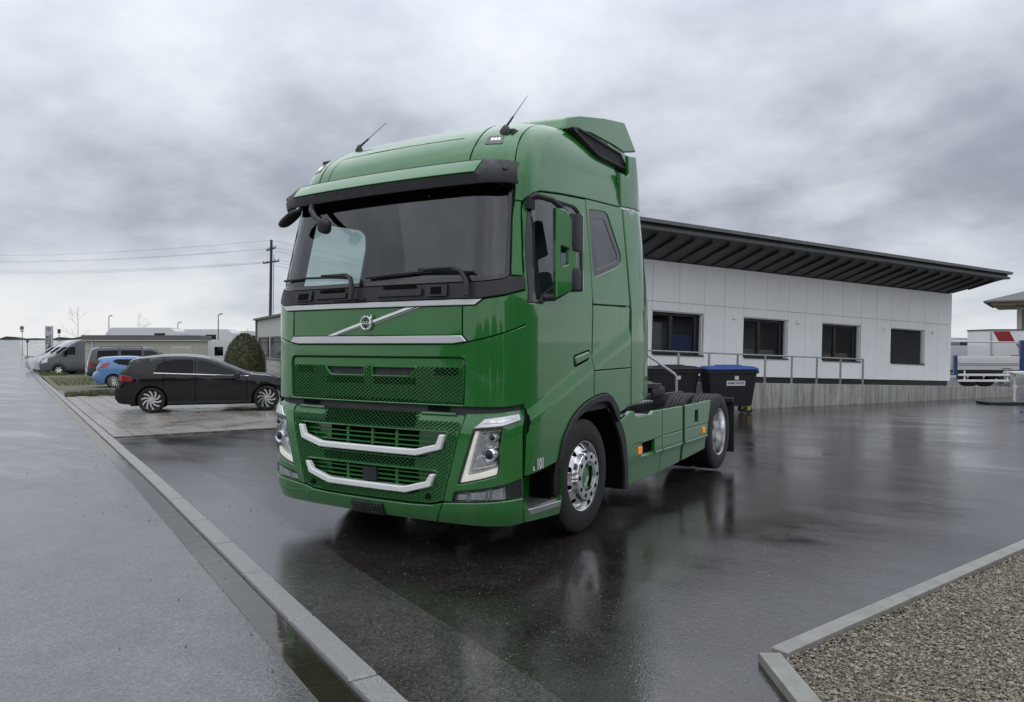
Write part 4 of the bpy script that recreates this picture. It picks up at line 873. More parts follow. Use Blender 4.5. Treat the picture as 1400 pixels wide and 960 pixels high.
# --- chassis
ch = MB()
for x in (.42, -.42): ch.box((x-.04, .9, .60), (x+.04, 6.05, .90))
for y in (2.6, 3.4, 4.3, 5.4, 6.0): ch.box((-.4, y-.04, .66), (.4, y+.04, .84))
ch.build('chassis_frame', 'dark_steel', T)
MB().box((-.75, 2.32, .90), (.98, 2.9, .925)).build('catwalk', 'dark_steel', T)
cwk = MB()
for k in range(9): cwk.box((-.8, 2.95+k*.085, .915), (.92, 3.0+k*.085, .935))
cwk.build('catwalk_grating', 'alu_tread', T)
MB().box((-.55, 2.36, .93), (.75, 2.62, 1.05), .02).box((-.9, 2.35, .93), (-.5, 2.7, 1.4), .03).build('air_equipment', 'dark_steel', T)
f5 = MB().prism([(-.45, 4.55), (.45, 4.55), (.52, 4.9), (.42, 5.30), (.16, 5.52), (.06, 5.2), (-.06, 5.2), (-.16, 5.52), (-.42, 5.30), (-.52, 4.9)], 1.0, 1.05, lambda a, b, d: (a, b, d+(4.95-b)*.03)); f5.box((-.5, 4.75, .88), (.5, 5.2, 1.0), .02); f5.build('fifth_wheel', 'dark_steel', T)
MB().box((-.5, 3.75, .9), (.62, 4.4, .96), .01).box((-.38, 3.9, .96), (.5, 4.2, 1.0), .01).build('rear_cover', 'dark_steel', T)
# --- wheels
def wheel(name, x, y, r, wd, sx, steer, parent, hubmat='green_paint'):
    w = empty(name); w.parent = parent; w.location = (x, y, r); h = wd/2
    prof = [(h*.86, .286), (h*.97, .30), (h*1.02, .34), (h*1.0, .385), (h*.965, .425), (h*.90, .452), (h*.80, r-.002), (h*.5, r), (0, r), (-h*.5, r), (-h*.80, r-.002), (-h*.90, .452), (-h, .385), (-h*.97, .30), (-h*.86, .286)]
    MB().lathe([(sx*a, b) for a, b in prof], (0, 0, 0), 'x', 64).build('tyre', 'rubber', w)
    gv = MB()
    for k in range(64):
        a = 2*math.pi*k/64; 
        for q_ in (-.62, .62): gv.add([(h*q_+dx_, (r+.001)*math.cos(a+da), (r+.001)*math.sin(a+da)) for dx_, da in ((-h*.18, -.008), (h*.18, -.008), (h*.18, .008), (-h*.18, .008))], [(0, 1, 2, 3)])
    for q_ in (-.3, 0, .3): gv.lathe([(h*q_-.006, r+.0008), (h*q_+.006, r+.0008)], (0, 0, 0), 'x', 64)
    gv.build('tread_groove', 'dark_cavity', w)
    if steer:
        MB().lathe([(sx*h*.86, .284), (sx*h*.94, .288), (sx*h*.92, .278), (sx*h*.60, .270), (sx*h*.15, .268)], (0, 0, 0), 'x', 64).build('rim_flange', 'alu', w)
        dep = herm([0, .10, .190, .200, .206, .216, .268, .29], [h*1.24, h*1.24, h*1.24, h*1.20, h*.98, h*.94, h*.66, h*.55])
        hh = [[(.2415*math.cos(a)+.0235*math.cos(b), .2415*math.sin(a)+.0235*math.sin(b)) for b in [k*.524 for k in range(12)]] for a in [2*math.pi*k/10+.3 for k in range(10)]]
        ring = lambda rr, n_: [(rr*math.cos(2*math.pi*k/n_), rr*math.sin(2*math.pi*k/n_)) for k in range(n_)]
        dk = patch('rim_disc', ring(.270, 72), lambda a, b: (sx*dep(math.hypot(a, b)), a, b), 'alu', w, 0, .012, hh+[ring(.122, 40)], .014, .003, (-sx*2, 0, 0), 30)
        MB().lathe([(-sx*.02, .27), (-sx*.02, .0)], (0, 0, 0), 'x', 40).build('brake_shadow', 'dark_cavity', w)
        nn = MB()
        for k in range(10):
            a = 2*math.pi*k/10+.61; c_ = (sx*h*1.24, .160*math.cos(a), .160*math.sin(a)); nn.lathe([(0, .0175), (sx*.002, .0175), (sx*.002, 0)], c_, 'x', 14)
        nn.build('nut_recess', 'dark_cavity', dk)['kind'] = 'stuff'
        MB().lathe([(sx*h*.5, .122), (sx*h*.75, .115), (sx*h*.8, .085), (sx*h*1.0, .080), (sx*h*1.03, .035), (sx*h*1.03, 0)], (0, 0, 0), 'x', 32).build('hub', hubmat, w)
        MB().lathe([(sx*h*1.25, .124), (sx*h*1.1, .120), (sx*h*.6, .120)], (0, 0, 0), 'x', 40).build('hub_sleeve', 'chrome', w)
        for q_ in (1.16, 1.10, 1.04): MB().lathe([(sx*h*q_, .2045+(1.16-q_)*.03), (sx*h*(q_-.025), .2055+(1.16-q_)*.03)], (0, 0, 0), 'x', 60).build('rim_groove', 'dark_steel', dk)
    else:
        MB().lathe([(sx*h*.86, .284), (sx*h*.95, .288), (sx*h*.92, .272), (sx*h*.5, .262), (0, .258), (-sx*h*.5, .250), (-sx*h*.60, .235), (-sx*h*.62, .15), (-sx*h*.55, .14)], (0, 0, 0), 'x', 64).build('rim_barrel', 'alu', w)
        nn = MB().lathe([(-sx*h*.6, .15), (-sx*h*.2, .13), (sx*h*.1, .12), (sx*h*.15, .09), (sx*h*.15, 0)], (0, 0, 0), 'x', 40)
        nn.build('hub', 'alu', w); bl = MB()
        for k in range(10):
            a = 2*math.pi*k/10; bl.lathe([(-sx*h*.6, .018), (-sx*h*.1, .018), (-sx*h*.1, 0)], (0, .19*math.cos(a), .19*math.sin(a)), 'x', 8)
        bl.build('wheel_nut', 'chrome', w)
    return w
for sx in (1, -1):
    wheel('front_wheel', sx*1.072, 1.365, .468, .315, sx, True, T)
    wheel('rear_wheel', sx*1.085, 5.14, .468, .295, sx, False, T); wheel('rear_wheel', sx*.76, 5.14, .468, .295, sx, False, T)
    MB().box((sx*.62, 5.74, .14), (sx*1.24, 5.765, .84)).box((sx*.62, 5.66, .80), (sx*1.24, 5.77, .85)).build('mudflap', 'rubber', T)
MB().lathe([(-1.0, .09), (1.0, .09)], (0, 5.14, .468), 'x', 20).lathe([(-.3, .05), (-.22, .25), (.22, .25), (.3, .05)], (0, 5.14, .468), 'x', 24).build('rear_axle', 'dark_steel', T)
MB().box((-1.15, 6.0, .55), (1.15, 6.08, .75), .01).build('rear_light_bar', 'dark_steel', T)
# ================================================================== white office building with overhanging roof
BM = Matrix.Identity(4)
for i, (a, b, c, o) in enumerate(zip((.48594, .87326, -.03566), (-.87382, .48625, -.0001), (.01725, .03121, .99936), (-3.62057, 15.12076, .74139))):
    BM[i][0] = a; BM[i][1] = b; BM[i][2] = c; BM[i][3] = o
B = empty('office_building'); B.matrix_world = BM
tag(B, 'single storey white panelled building with deep overhanging dark roof', 'building')
XL, XR = -5.15, 13.65
MB().box((XL, 1.25, -.02), (XR-.03, 4.2, 3.12)).build('core_wall', 'office_dark', B); MB().box((XL, .036, 1.745), (XR-.03, .06, 3.12)).box((XL, .036, -.01), (XR-.03, .06, .575)).build('backing', 'frame_dark', B); MB().box((XL, .06, 3.11), (XR-.03, 1.3, 3.125)).build('room_ceiling', 'office_dark', B)
MB().box((XL, .06, -.9), (XR-.05, 4.2, 0)).build('plinth', 'frame_dark', B)
xs_ = [0.]
for c in 'aabb'*4: xs_.append(xs_[-1]+(.9375 if c == 'a' else .7690))
for c in 'bbaabb': xs_.insert(0, xs_[0]-(.9375 if c == 'a' else .7690))
pat = 'bbaabb'+'aabb'*4
def panel(x0, x1, z0, z1):
    g = .0055; MB().box((x0+g, -.012, z0+g), (x1-g, .035, z1-g)).build('wall_panel', 'wall_white', B, False)
for k, c in enumerate(pat):
    x0, x1 = xs_[k], xs_[k+1]; panel(x0, x1, 2.0, 3.11)
    if c == 'b': panel(x0, x1, 0, 2.0); MB().box((x0-.01, .036, .575), (x1+.01, .30, 1.745)).build('backing', 'frame_dark', B)
    else: panel(x0, x1, 1.745, 2.0); panel(x0, x1, 0, .575)
# end wall panels
for k in range(4): MB().box((XR-.025, .04+k*1.0, .006), (XR, 1.03+k*1.0, 3.1)).build('wall_panel', 'wall_white', B, False)
def office_window(x0, x1, closed, curtain):
    z0, z1 = .58, 1.742; w = empty('window'); w.parent = B; w.location = (x0, 0, 0); L = x1-x0
    MB().box((-.0, .03, z0), (.03, .25, z1)).box((L-.03, .03, z0), (L, .25, z1)).box((0, .03, z1-.02), (L, .25, z1)).build('reveal', 'wall_white', w)
    MB().box((.03, -.05, z0-.035), (L+.02, .24, z0), ).build('sill', 'frame_dark', w)
    if closed:
        for k in range(26):
            z = z0+.02+k*.0435; MB().add([(.03, .10, z), (L-.03, .10, z), (L-.03, .135, z+.036), (.03, .135, z+.036), (.03, .105, z-.004), (L-.03, .105, z-.004)], [(0, 1, 2, 3), (0, 4, 5, 1)]).build('blind_slat', 'blind', w, False)
        MB().box((.03, .14, z0), (L-.03, .16, z1)).build('blind_backing', 'frame_dark', w); return
    f = MB(); mid = .03+(L-.21)*.46
    for a, b, c, d in ((.03, .085, z0, z1), (mid-.055, mid+.055, z0, z1), (L-.20, L-.09, z0, z1)): f.box((a, .15, c), (b, .22, d))
    f.box((.03, .15, z1-.09), (L-.09, .22, z1-.02)).box((.03, .15, z0), (L-.09, .22, z0+.075)); f.build('frame', 'frame_dark', w)
    MB().box((L-.09, .12, z0), (L-.04, .2, z1-.02)).build('blind_guide', 'joist_black', w)
    for a, b in ((.085, mid-.055), (mid+.055, L-.20)): MB().box((a, .185, z0+.075), (b, .19, z1-.09)).build('pane', 'office_glass', w)
    MB().box((.0, 1.0, z0-.3), (L, 1.02, z1+.1)).build('room_back', 'office_dark', w)
    if curtain: MB().box((.13, .24, z0+.06), (.13+L*.22, .26, z1-.30)).build('curtain', 'curtain', w); MB().box((mid+.08, .26, z0+.05), (L-.2, .28, z0+.55)).build('folder_shelf', 'bin_blue', w)
    else: MB().box((.1, .25, z0+.03), (L-.3, .32, z0+.24), .02).build('desk_clutter', 'tan_soffit', w)
office_window(-3.37, -1.55, False, False); office_window(.02, 1.86, False, True); office_window(3.43, 5.28, False, False); office_window(6.84, 8.69, False, False); office_window(10.26, 12.10, True, False)
for x in (3.02, 5.69, 9.84, 12.52):
    MB().box((x-.055, -.07, 1.655), (x+.055, -.01, 1.765), .008).box((x-.04, -.09, 1.66), (x+.04, -.06, 1.70), .006).build('wall_lamp', 'wall_white', B)
# roof
rf = MB().box((XL-1, -1.62, 3.745), (14.47, 4.6, 3.835)).build('roof', 'fascia_grey', B)
MB().box((XL-1, -1.50, 3.665), (14.36, 4.5, 3.742)).build('roof_groove', 'joist_black', rf)
MB().box((XL-1, -1.56, 3.585), (14.41, -1.44, 3.662)).box((14.30, -1.44, 3.585), (14.41, 4.5, 3.662)).build('fascia', 'soffit_grey', rf)
MB().add([(XL-1, 0, 3.13), (XR, 0, 3.13), (14.35, -1.46, 3.60), (XL-1, -1.46, 3.60), (XR, 4.2, 3.13), (14.35, 4.2, 3.60)], [(0, 1, 2, 3), (1, 4, 5, 2)]).build('soffit', 'soffit_grey', rf, False)
x = 13.87
while x > XL-.5:
    t0 = min(1, max(0, (x-XR)/(14.35-XR))); y0 = -1.46*t0 if x > XR else 0; zz0 = 3.13+.47*t0 if x > XR else 3.13
    z_ = lambda y: 3.13+.47*(-y/1.46)
    MB().add([(x-.035, y0, zz0-.0), (x+.035, y0, zz0), (x+.035, -1.32, z_(-1.32)), (x-.035, -1.32, z_(-1.32)), (x-.035, y0, zz0-.03), (x+.035, y0, zz0-.03), (x+.035, -1.32, z_(-1.32)-.085), (x-.035, -1.32, z_(-1.32)-.085)],
             [(4, 5, 6, 7), (0, 4, 7, 3), (1, 2, 6, 5), (3, 7, 6, 2)]).build('joist', 'joist_black', rf, False); x -= .6195
for k in range(6):
    y = .3+k*.62; MB().add([(XR, y-.035, 3.13), (XR, y+.035, 3.13), (14.28, y+.035, 3.555), (14.28, y-.035, 3.555), (XR, y-.035, 3.1), (XR, y+.035, 3.1), (14.28, y+.035, 3.47), (14.28, y-.035, 3.47)], [(4, 5, 6, 7), (0, 4, 7, 3), (1, 2, 6, 5), (3, 7, 6, 2)]).build('joist', 'joist_black', rf, False)
# ramp wall, ramp and railing
q = Mt('ramp_concrete'); v = q.co('Object'); st_ = q.noise(q.co('Object', (7, 7, .45)), 1.6, 6, .7); bl_ = q.noise(v, 2.5, 6, .7)
gz_ = q.n('ShaderNodeSeparateXYZ'); q.l(q.co('Object'), gz_.inputs[0])
base = q.mix(q.ramp(bl_, [(.3, 0.), (.7, 1.)]), (.30, .30, .285), (.43, .43, .415)); q.set(Base_Color=q.mix(q.ramp(st_, [(.44, 0.), (.64, .85)]), base, (.15, .15, .14)), Roughness=.8); q.bump(q.noise(v, 30, 5), .2, .006); MATS['ramp_concrete'] = q.m
RW = empty('ramp_wall'); RW.matrix_world = BM; tag(RW, 'low weathered concrete retaining wall along the ramp of the white building', 'wall')
x = -3.0
while x < 14.8:
    x1 = min(14.85, x+1.27); MB().box((x+.006, -1.50, -1.3), (x1-.006, -1.28, -.135), .012).build('wall_block', 'ramp_concrete', RW); x += 1.27
MB().box((-3, -1.30, -1.3), (14.8, .05, -.19)).build('ramp_slab', 'ramp_concrete', RW)
RL = empty('railing'); RL.matrix_world = BM; tag(RL, 'galvanised steel railing with thin posts along the ramp', 'railing')
MB().tube([(-2.3, -1.38, .625), (6.98, -1.38, .625)], .021, 10).build('handrail', 'steel', RL)
for x in (-2.28, -1.26, -.23, .80, 1.82, 2.85, 3.90, 4.93, 5.95, 6.96): MB().box((x-.02, -1.40, -.14), (x+.02, -1.36, .61)).box((x-.05, -1.43, -.14), (x+.05, -1.33, -.128)).build('post', 'steel', RL)
# steps with handrail behind the truck
def at(o, d, l, z=0.):
    o.location = W(d, l, z); return o
ST_ = empty('entrance_steps', W(16.3, 2.7), -YAW-.2); ST_.rotation_euler = (0, 0, -YAW*0+R(29)); tag(ST_, 'concrete steps with a bent steel handrail beside the bins', 'steps')
for k in range(4): MB().box((-1.2+k*.30-1.2, -.6, 0), (.75-k*.30-.45, .6, .18*(k+1)), .01).build('step', 'ramp_concrete', ST_)
MB().tube([(.72, -.62, 0), (.72, -.62, 1.0), (.68, -.62, 1.06), (-1.2, -.62, 2.35)], .026, 8).build('handrail', 'steel', ST_)

# wheeled waste containers
def waste_bin(name, label, d, l, rz, lid, txt):
    b = empty(name, W(d, l), rz); tag(b, label, 'waste container', 'waste containers at the ramp wall')
    def ring(w, dp, z, r=.06):
        p = rnd([(-w, -dp), (w, -dp), (w, dp), (-w, dp)], r, 4); return [(a, c, z) for a, c in p]
    rs = [ring(.50, .27, .20), ring(.515, .28, .24), ring(.60, .36, .95), ring(.605, .365, 1.0), ring(.645, .40, 1.005), ring(.65, .405, 1.06), ring(.62, .38, 1.075)]
    n_ = len(rs[0]); vs = [p for r_ in rs for p in r_]; fs = [(i*n_+k, i*n_+(k+1) % n_, (i+1)*n_+(k+1) % n_, (i+1)*n_+k) for i in range(len(rs)-1) for k in range(n_)]+[tuple(range(n_-1, -1, -1))]
    mesh('body', vs, fs, 'bin_black', b, True, 40)
    rs = [ring(.635, .395, 1.08), ring(.645, .405, 1.10), ring(.63, .395, 1.13), ring(.55, .32, 1.165, .1), ring(.3, .15, 1.18, .1)]
    vs = [p for r_ in rs for p in r_]; fs = [(i*n_+k, i*n_+(k+1) % n_, (i+1)*n_+(k+1) % n_, (i+1)*n_+k) for i in range(len(rs)-1) for k in range(n_)]+[tuple(range(len(vs)-n_, len(vs)))]
    ld = mesh('lid', vs, fs, lid, b, True, 30); MB().box((-.30, -.12, 1.15), (.30, .12, 1.20), .02).build('lid_rib', lid, ld)
    for sx in (1, -1):
        MB().box((sx*.645, -.08, .98), (sx*.73, .08, 1.03), .015).build('side_handle', 'bin_black', b)
        for y in (.22, -.22):
            c_ = MB().lathe([(-.022, .02), (-.025, .085), (-.012, .098), (.012, .098), (.025, .085), (.022, .02)], (sx*.44, y, .098), 'y', 22).build('castor', 'rubber', b)
            MB().box((sx*.44-.04, y-.045, .10), (sx*.44+.04, y-.03, .22)).box((sx*.44-.04, y+.03, .10), (sx*.44+.04, y+.045, .22)).build('castor_fork', 'yellow_metal', c_)
    if txt:
        lb = MB().add([(-.16, -.352, .70), (.30, -.352, .70), (.30, -.362, .82), (-.16, -.362, .82)], [(0, 1, 2, 3)]).build('label_plate', 'light_print', b, False)
        text('label_lettering', 'REMONDIS', .085, 'ink', lb, frame_m((.07, -.361, .76), (1, 0, 0), (0, -.08, 1)), .0005, .98, .001)
    MB().add([(.04, -.366, .845), (.14, -.366, .845), (.14, -.374, .935), (.04, -.374, .935)], [(0, 1, 2, 3)]).build('sticker', 'light_print', b, False)
    return b
waste_bin('waste_container', 'black wheeled waste container with bright blue lid and white label', 18.75, 5.33, R(36), 'bin_blue', True)
waste_bin('waste_container', 'all black wheeled waste container between truck and blue-lidded one', 19.0, 3.98, R(36), 'bin_black', False)

# ================================================================== vehicles in the background
def catm(P, n=8):
    out = []; ts = []
    for i in range(len(P)-1):
        p0 = Vector(P[max(0, i-1)]); p1 = Vector(P[i]); p2 = Vector(P[i+1]); p3 = Vector(P[min(len(P)-1, i+2)])
        for k in range(n):
            t = k/n; m1 = (p2-p0)*.5; m2 = (p3-p1)*.5
            # limit overshoot at sharp turns
            L_ = (p2-p1).length; m1 = m1 if m1.length < L_*1.2 else m1*(L_*1.2/m1.length); m2 = m2 if m2.length < L_*1.2 else m2*(L_*1.2/m2.length)
            h = (2*t**3-3*t*t+1)*p1+(t**3-2*t*t+t)*m1+(-2*t**3+3*t*t)*p2+(t**3-t*t)*m2; out.append((h.x, h.y)); ts.append(i+t)
    out.append(tuple(P[-1])); ts.append(len(P)-1.); return out, ts
def car(name, label, cat, loc, head, far, S, group=None):
    """S: dict with side profile (x along heading from rear axle, z), strip parts, side splits, glazing, wheels"""
    root = empty(name, loc, math.atan2(head[1], head[0])); tag(root, label, cat, group)
    prof, ts = catm(S['prof']); Wd = S['w']; belt = S['belt']; tum = S.get('tum', .25); rr = S.get('roll', .07); x_r = min(p[0] for p in prof); x_f = max(p[0] for p in prof)
    PA = np.array(prof)
    def base(x, z):
        a = S.get('pr', .10)*(max(0, x_r+.6-x)/.6)**2+S.get('pf', .16)*(max(0, x-(x_f-.8))/.8)**2
        return a+tum*max(0, z-belt)+.06*max(0, .45-z)+S.get('bulge', .03)*((z-.75)/.6)**2*.5
    def dist(x, z):
        A_ = PA[:-1]; D = PA[1:]-A_; t = np.clip(((x-A_[:, 0])*D[:, 0]+(z-A_[:, 1])*D[:, 1])/np.maximum(1e-9, (D**2).sum(1)), 0, 1)
        return float(np.sqrt(((A_[:, 0]+t*D[:, 0]-x)**2+(A_[:, 1]+t*D[:, 1]-z)**2).min()))
    def side(nr):
        def f(x, z):
            d = dist(x, z); i = base(x, z)+(rr-math.sqrt(max(0, rr*rr-(rr-d)**2)) if d < rr else 0)
            return (x, far*(i if nr else Wd-i), z)
        return f
    arch = []
    bot = S['bot']; ax = S['axles']; AR = S['R']*1.13
    def arc(cx): return [(cx+AR*math.cos(a), S['R']*.98+AR*math.sin(a)) for a in [math.pi*k/14 for k in range(15)] if S['R']*.98+AR*math.sin(a) > bot-.001 or True]
    low = []
    for cx in sorted(ax, reverse=True): low += [(cx+AR, bot)]+[p for p in arc(cx) if p[1] > bot]+[(cx-AR, bot)]
    full = prof+[(x, z) for x, z in low]
    def clipx(poly, x0, x1):
        for xc, s_ in ((x0, 1), (x1, -1)):
            out = []
            for i in range(len(poly)):
                a, b = poly[i], poly[(i+1) % len(poly)]; ia = (a[0]-xc)*s_ >= 0; ib = (b[0]-xc)*s_ >= 0
                if ia: out.append(a)
                if ia != ib: t = (xc-a[0])/(b[0]-a[0]); out.append((xc, a[1]+(b[1]-a[1])*t))
            poly = out
        return poly
    ctr = ((x_r+x_f)/2, far*Wd/2, .7); n_ = 0
    cuts = [x_r-1]+[c for _, c in S['splits']]+[x_f+1]; names = [nm for nm, _ in S['splits']]+[S['last']]
    for nr in (True, False):
        fn = side(nr)
        for k, nm in enumerate(names):
            pl_ = clipx(full, cuts[k]+.004, cuts[k+1]-.004)
            if len(pl_) > 2: patch(nm, pl_, fn, S['paint'], root, 0, .01, (), .11 if nr else .2, .003, ctr, 40)
        for nm, poly, mat in S['side']: patch(nm, poly, fn, mat, root, .005, .006, (), .10, .003, ctr, 40)
    def ST(t, y):
        i = min(len(prof)-2, max(0, int(np.searchsorted(ts, t, 'right'))-1)); u = (t-ts[i])/(ts[i+1]-ts[i]); p = Vector(prof[i])*(1-u)+Vector(prof[i+1])*u
        d = (Vector(prof[i+1])-Vector(prof[i])).normalized(); nrm = Vector((-d.y, d.x)); lo = base(p.x, p.y)+rr
        q_ = (y-Wd/2)/(Wd/2-lo); b = S.get('crown', .05)*(1-min(1, q_*q_)); yy = Wd/2+q_*(Wd/2-lo)
        return (p.x+nrm.x*b, far*yy, p.y+nrm.y*b)
    def strip(nm, t0, t1, mat, y0=0., y1=1., off=0.):
        us = [t0]+[t for t in ts if t0 < t < t1]+[t1]; vs = []; m_ = 11
        for t in us:
            i = min(len(prof)-1, int(np.searchsorted(ts, t))); lo = base(*prof[i])+rr
            for k in range(m_): vs.append(ST(t, lo+(Wd-2*lo)*(y0+(y1-y0)*k/(m_-1))))
        if off:
            c_ = Vector(ctr); vs = [Vector(v_)+(Vector(v_)-c_).normalized()*off for v_ in vs]
        return mesh(nm, vs, [(i*m_+k, i*m_+k+1, (i+1)*m_+k+1, (i+1)*m_+k) for i in range(len(us)-1) for k in range(m_-1)], mat, root, True, 40)
    for nm, t0, t1, mat in S['strip']: strip(nm, t0, t1, mat)
    for nm, t0, t1, mat, y0, y1 in S.get('extra', ()): strip(nm, t0, t1, mat, y0, y1, .012)
    MB().box((x_r+.35, far*.14, bot-.03), (x_f-.4, far*(Wd-.14), .72)).build('underbody', 'dark_cavity', root)
    for cx in ax:
        for nr in (True, False):
            yo = far*(.03 if nr else Wd-.03); sg = -far if nr else far; r_ = S['R']; w = empty('wheel'); w.parent = root; w.location = (cx, yo, r_)
            rm = r_*S.get('rim', .70)
            MB().lathe([(-sg*.02, rm), (sg*.0, rm*1.02), (sg*.008, r_*.86), (-sg*.02, r_*.985), (-sg*.05, r_), (-sg*.17, r_), (-sg*.2, r_*.9)], (0, 0, 0), 'y', 36).build('tyre', 'rubber', w)
            MB().lathe([(-sg*.012, rm*1.0), (-sg*.02, rm*.95), (-sg*.075, rm*.9), (-sg*.075, 0)], (0, 0, 0), 'y', 30).build('rim_dish', 'lamp_dark', w)
            if nr:
                sp_ = MB(); n_ = S.get('spokes', 10); tw_ = S.get('twist', .5)
                for k in range(n_):
                    a = 2*math.pi*k/n_; pts = [(rm*(.12+.85*j/5), a+tw_*(j/5)**1.4) for j in range(6)]; hw = S.get('spw', .10)
                    for s0 in ((-1, 1),):
                        for j in range(5):
                            (ra, aa), (rb, ab) = pts[j], pts[j+1]; wa, wb = hw*rm*(.7+.4*j/5)/max(ra, .05*rm)*.5, hw*rm*(.7+.4*(j+1)/5)/rb*.5
                            q4 = [(ra*math.cos(aa-wa), sg*(-.020+.012*j/5), ra*math.sin(aa-wa)), (ra*math.cos(aa+wa), sg*(-.020+.012*j/5), ra*math.sin(aa+wa)), (rb*math.cos(ab+wb), sg*(-.020+.012*(j+1)/5), rb*math.sin(ab+wb)), (rb*math.cos(ab-wb), sg*(-.020+.012*(j+1)/5), rb*math.sin(ab-wb))]
                            sp_.add(q4+[(x, y-sg*.02, z) for x, y, z in q4], [(0, 1, 2, 3), (0, 4, 5, 1), (2, 6, 7, 3), (0, 3, 7, 4), (1, 5, 6, 2)])
                sp_.lathe([(-sg*.012, rm*.17), (sg*.0, rm*.14), (sg*.002, 0)], (0, 0, 0), 'y', 16).lathe([(-sg*.012, rm*1.0), (-sg*.002, rm*.97), (-sg*.014, rm*.93)], (0, 0, 0), 'y', 36)
                o_ = sp_.build('rim', 'alu', w); o_['kind'] = 'stuff'
    for nm, mb, mat in S.get('bits', lambda far, Wd: ())(far, Wd): mb.build(nm, mat, root)
    return root
def mirror_bits(x, z, w=.2, h=.13, mat='black_plastic'):
    def f(far, Wd):
        out = []
        for nr in (0, 1):
            y0 = far*(-.16 if nr else Wd-.02); y1 = far*(.06 if nr else Wd+.16); out.append(('door_mirror', MB().box((x-.05, y0, z), (x+w*.5, y1, z+h), .03), mat))
        return out
    return f
def scx(S, k):
    S = dict(S); S['prof'] = [(x*k, z) for x, z in S['prof']]; S['axles'] = tuple(x*k for x in S['axles']); S['splits'] = [(n_, x*k) for n_, x in S['splits']]
    S['side'] = [(n_, [(x*k, z) for x, z in p_], m_) for n_, p_, m_ in S['side']]; return S
golf = dict(prof=[(-.80, .24), (-.90, .40), (-.90, .60), (-.82, .72), (-.80, .93), (-.58, 1.16), (-.55, 1.24), (-.38, 1.30), (.1, 1.36), (.6, 1.38), (1.0, 1.365), (1.42, 1.30), (1.95, 1.115), (2.48, .93), (3.0, .87), (3.4, .78), (3.58, .62), (3.60, .45), (3.52, .24)],
    w=1.74, belt=.92, tum=.24, bot=.20, axles=(0., 2.93), R=.315, paint='anthracite_paint', splits=[('rear_quarter', .30), ('rear_door', 1.09), ('front_door', 2.42)], last='front_wing',
    strip=[('rear_bumper', 0, 3, 'anthracite_paint'), ('tailgate', 3, 4.0, 'anthracite_paint'), ('rear_window', 4.0, 5, 'car_glass'), ('roof_spoiler', 5, 7, 'black_gloss'), ('roof', 7, 11, 'anthracite_paint'), ('windscreen', 11, 13, 'car_glass'), ('bonnet', 13, 15, 'anthracite_paint'), ('front_bumper', 15, 18, 'anthracite_paint')],
    side=[('side_glass', rnd([(.09, .99), (.14, 1.17), (.33, 1.265), (.60, 1.30), (1.04, 1.298), (1.04, .955)], .03), 'tint_glass'), ('side_glass', rnd([(1.15, .95), (1.18, 1.292), (1.40, 1.26), (1.70, 1.165), (2.40, .905)], .03), 'car_glass'),
          ('window_trim', [(.06, .965), (2.46, .872), (2.46, .892), (.06, .985)], 'chrome'), ('tail_light', rnd([(-.79, .79), (-.46, .775), (-.44, .81), (-.52, .90), (-.78, .93)], .02), 'red_lens'),
          ('door_handle', rnd([(.40, .875), (.62, .865), (.62, .835), (.40, .845)], .01), 'black_gloss'), ('door_handle', rnd([(1.28, .835), (1.52, .82), (1.52, .79), (1.28, .805)], .01), 'black_gloss'), ('sill_trim', [(.40, .21), (2.52, .21), (2.52, .27), (.40, .27)], 'black_plastic')],
    extra=[('tail_light', 3.1, 3.85, 'red_lens', 0, .22), ('tail_light', 3.1, 3.85, 'red_lens', .78, 1), ('number_plate', 2.2, 2.9, 'light_print', .36, .64), ('lower_trim', .2, 1.0, 'black_plastic', .02, .98), ('headlight', 15.1, 15.9, 'lamp_inner', .0, .25), ('headlight', 15.1, 15.9, 'lamp_inner', .75, 1.)],
    bits=mirror_bits(1.93, .83), spokes=10, twist=.55, spw=.20, rim=.74)
car('parked_hatchback', 'dark grey five door hatchback with spoked alloy wheels parked on the pavers', 'car', (-13.14, 6.78, gz(-13.14, 6.78)+.026), (.646, .763), 1, scx(golf, .908))
fies = dict(prof=[(-.66, .24), (-.74, .40), (-.74, .58), (-.62, .72), (-.60, .88), (-.47, 1.12), (-.53, 1.25), (-.3, 1.31), (.44, 1.345), (1.05, 1.32), (1.5, 1.22), (2.2, .95), (2.8, .85), (3.1, .65), (3.1, .40), (3.0, .24)],
    w=1.66, belt=.92, tum=.26, bot=.2, axles=(0., 2.45), R=.295, paint='blue_paint', splits=[('rear_quarter', .55)], last='front_side',
    strip=[('rear_bumper', 0, 3, 'blue_paint'), ('tailgate', 3, 4, 'blue_paint'), ('rear_window', 4, 5, 'car_glass'), ('roof_spoiler', 5, 7, 'blue_paint'), ('roof', 7, 9, 'blue_paint'), ('windscreen', 9, 11, 'car_glass'), ('bonnet', 11, 13, 'blue_paint'), ('front_bumper', 13, 15, 'blue_paint')],
    side=[('side_glass', rnd([(-.03, 1.17), (.15, 1.255), (.9, 1.25), (1.4, 1.15), (1.9, .98), (.55, .97), (.2, 1.03)], .03), 'tint_glass'), ('tail_light', rnd([(-.58, .83), (-.20, .94), (-.10, 1.09), (-.16, 1.12), (-.42, 1.05)], .03), 'red_lens'), ('door_handle', [(.62, .87), (.80, .87), (.80, .845), (.62, .845)], 'black_gloss')],
    extra=[('tail_light', 3.0, 4.6, 'red_lens', 0, .12), ('tail_light', 3.0, 4.6, 'red_lens', .88, 1), ('number_plate', 2.1, 2.9, 'light_print', .36, .64)], bits=mirror_bits(1.7, .92, mat='blue_paint'), spokes=14, twist=.0, spw=.16, rim=.78)
car('parked_hatchback', 'light blue hatchback with silver wheel trims behind the dark grey hatchback', 'car', (-28.47, 14.86, gz(-28.47, 14.86)+.006), (.498, .867), 1, fies)
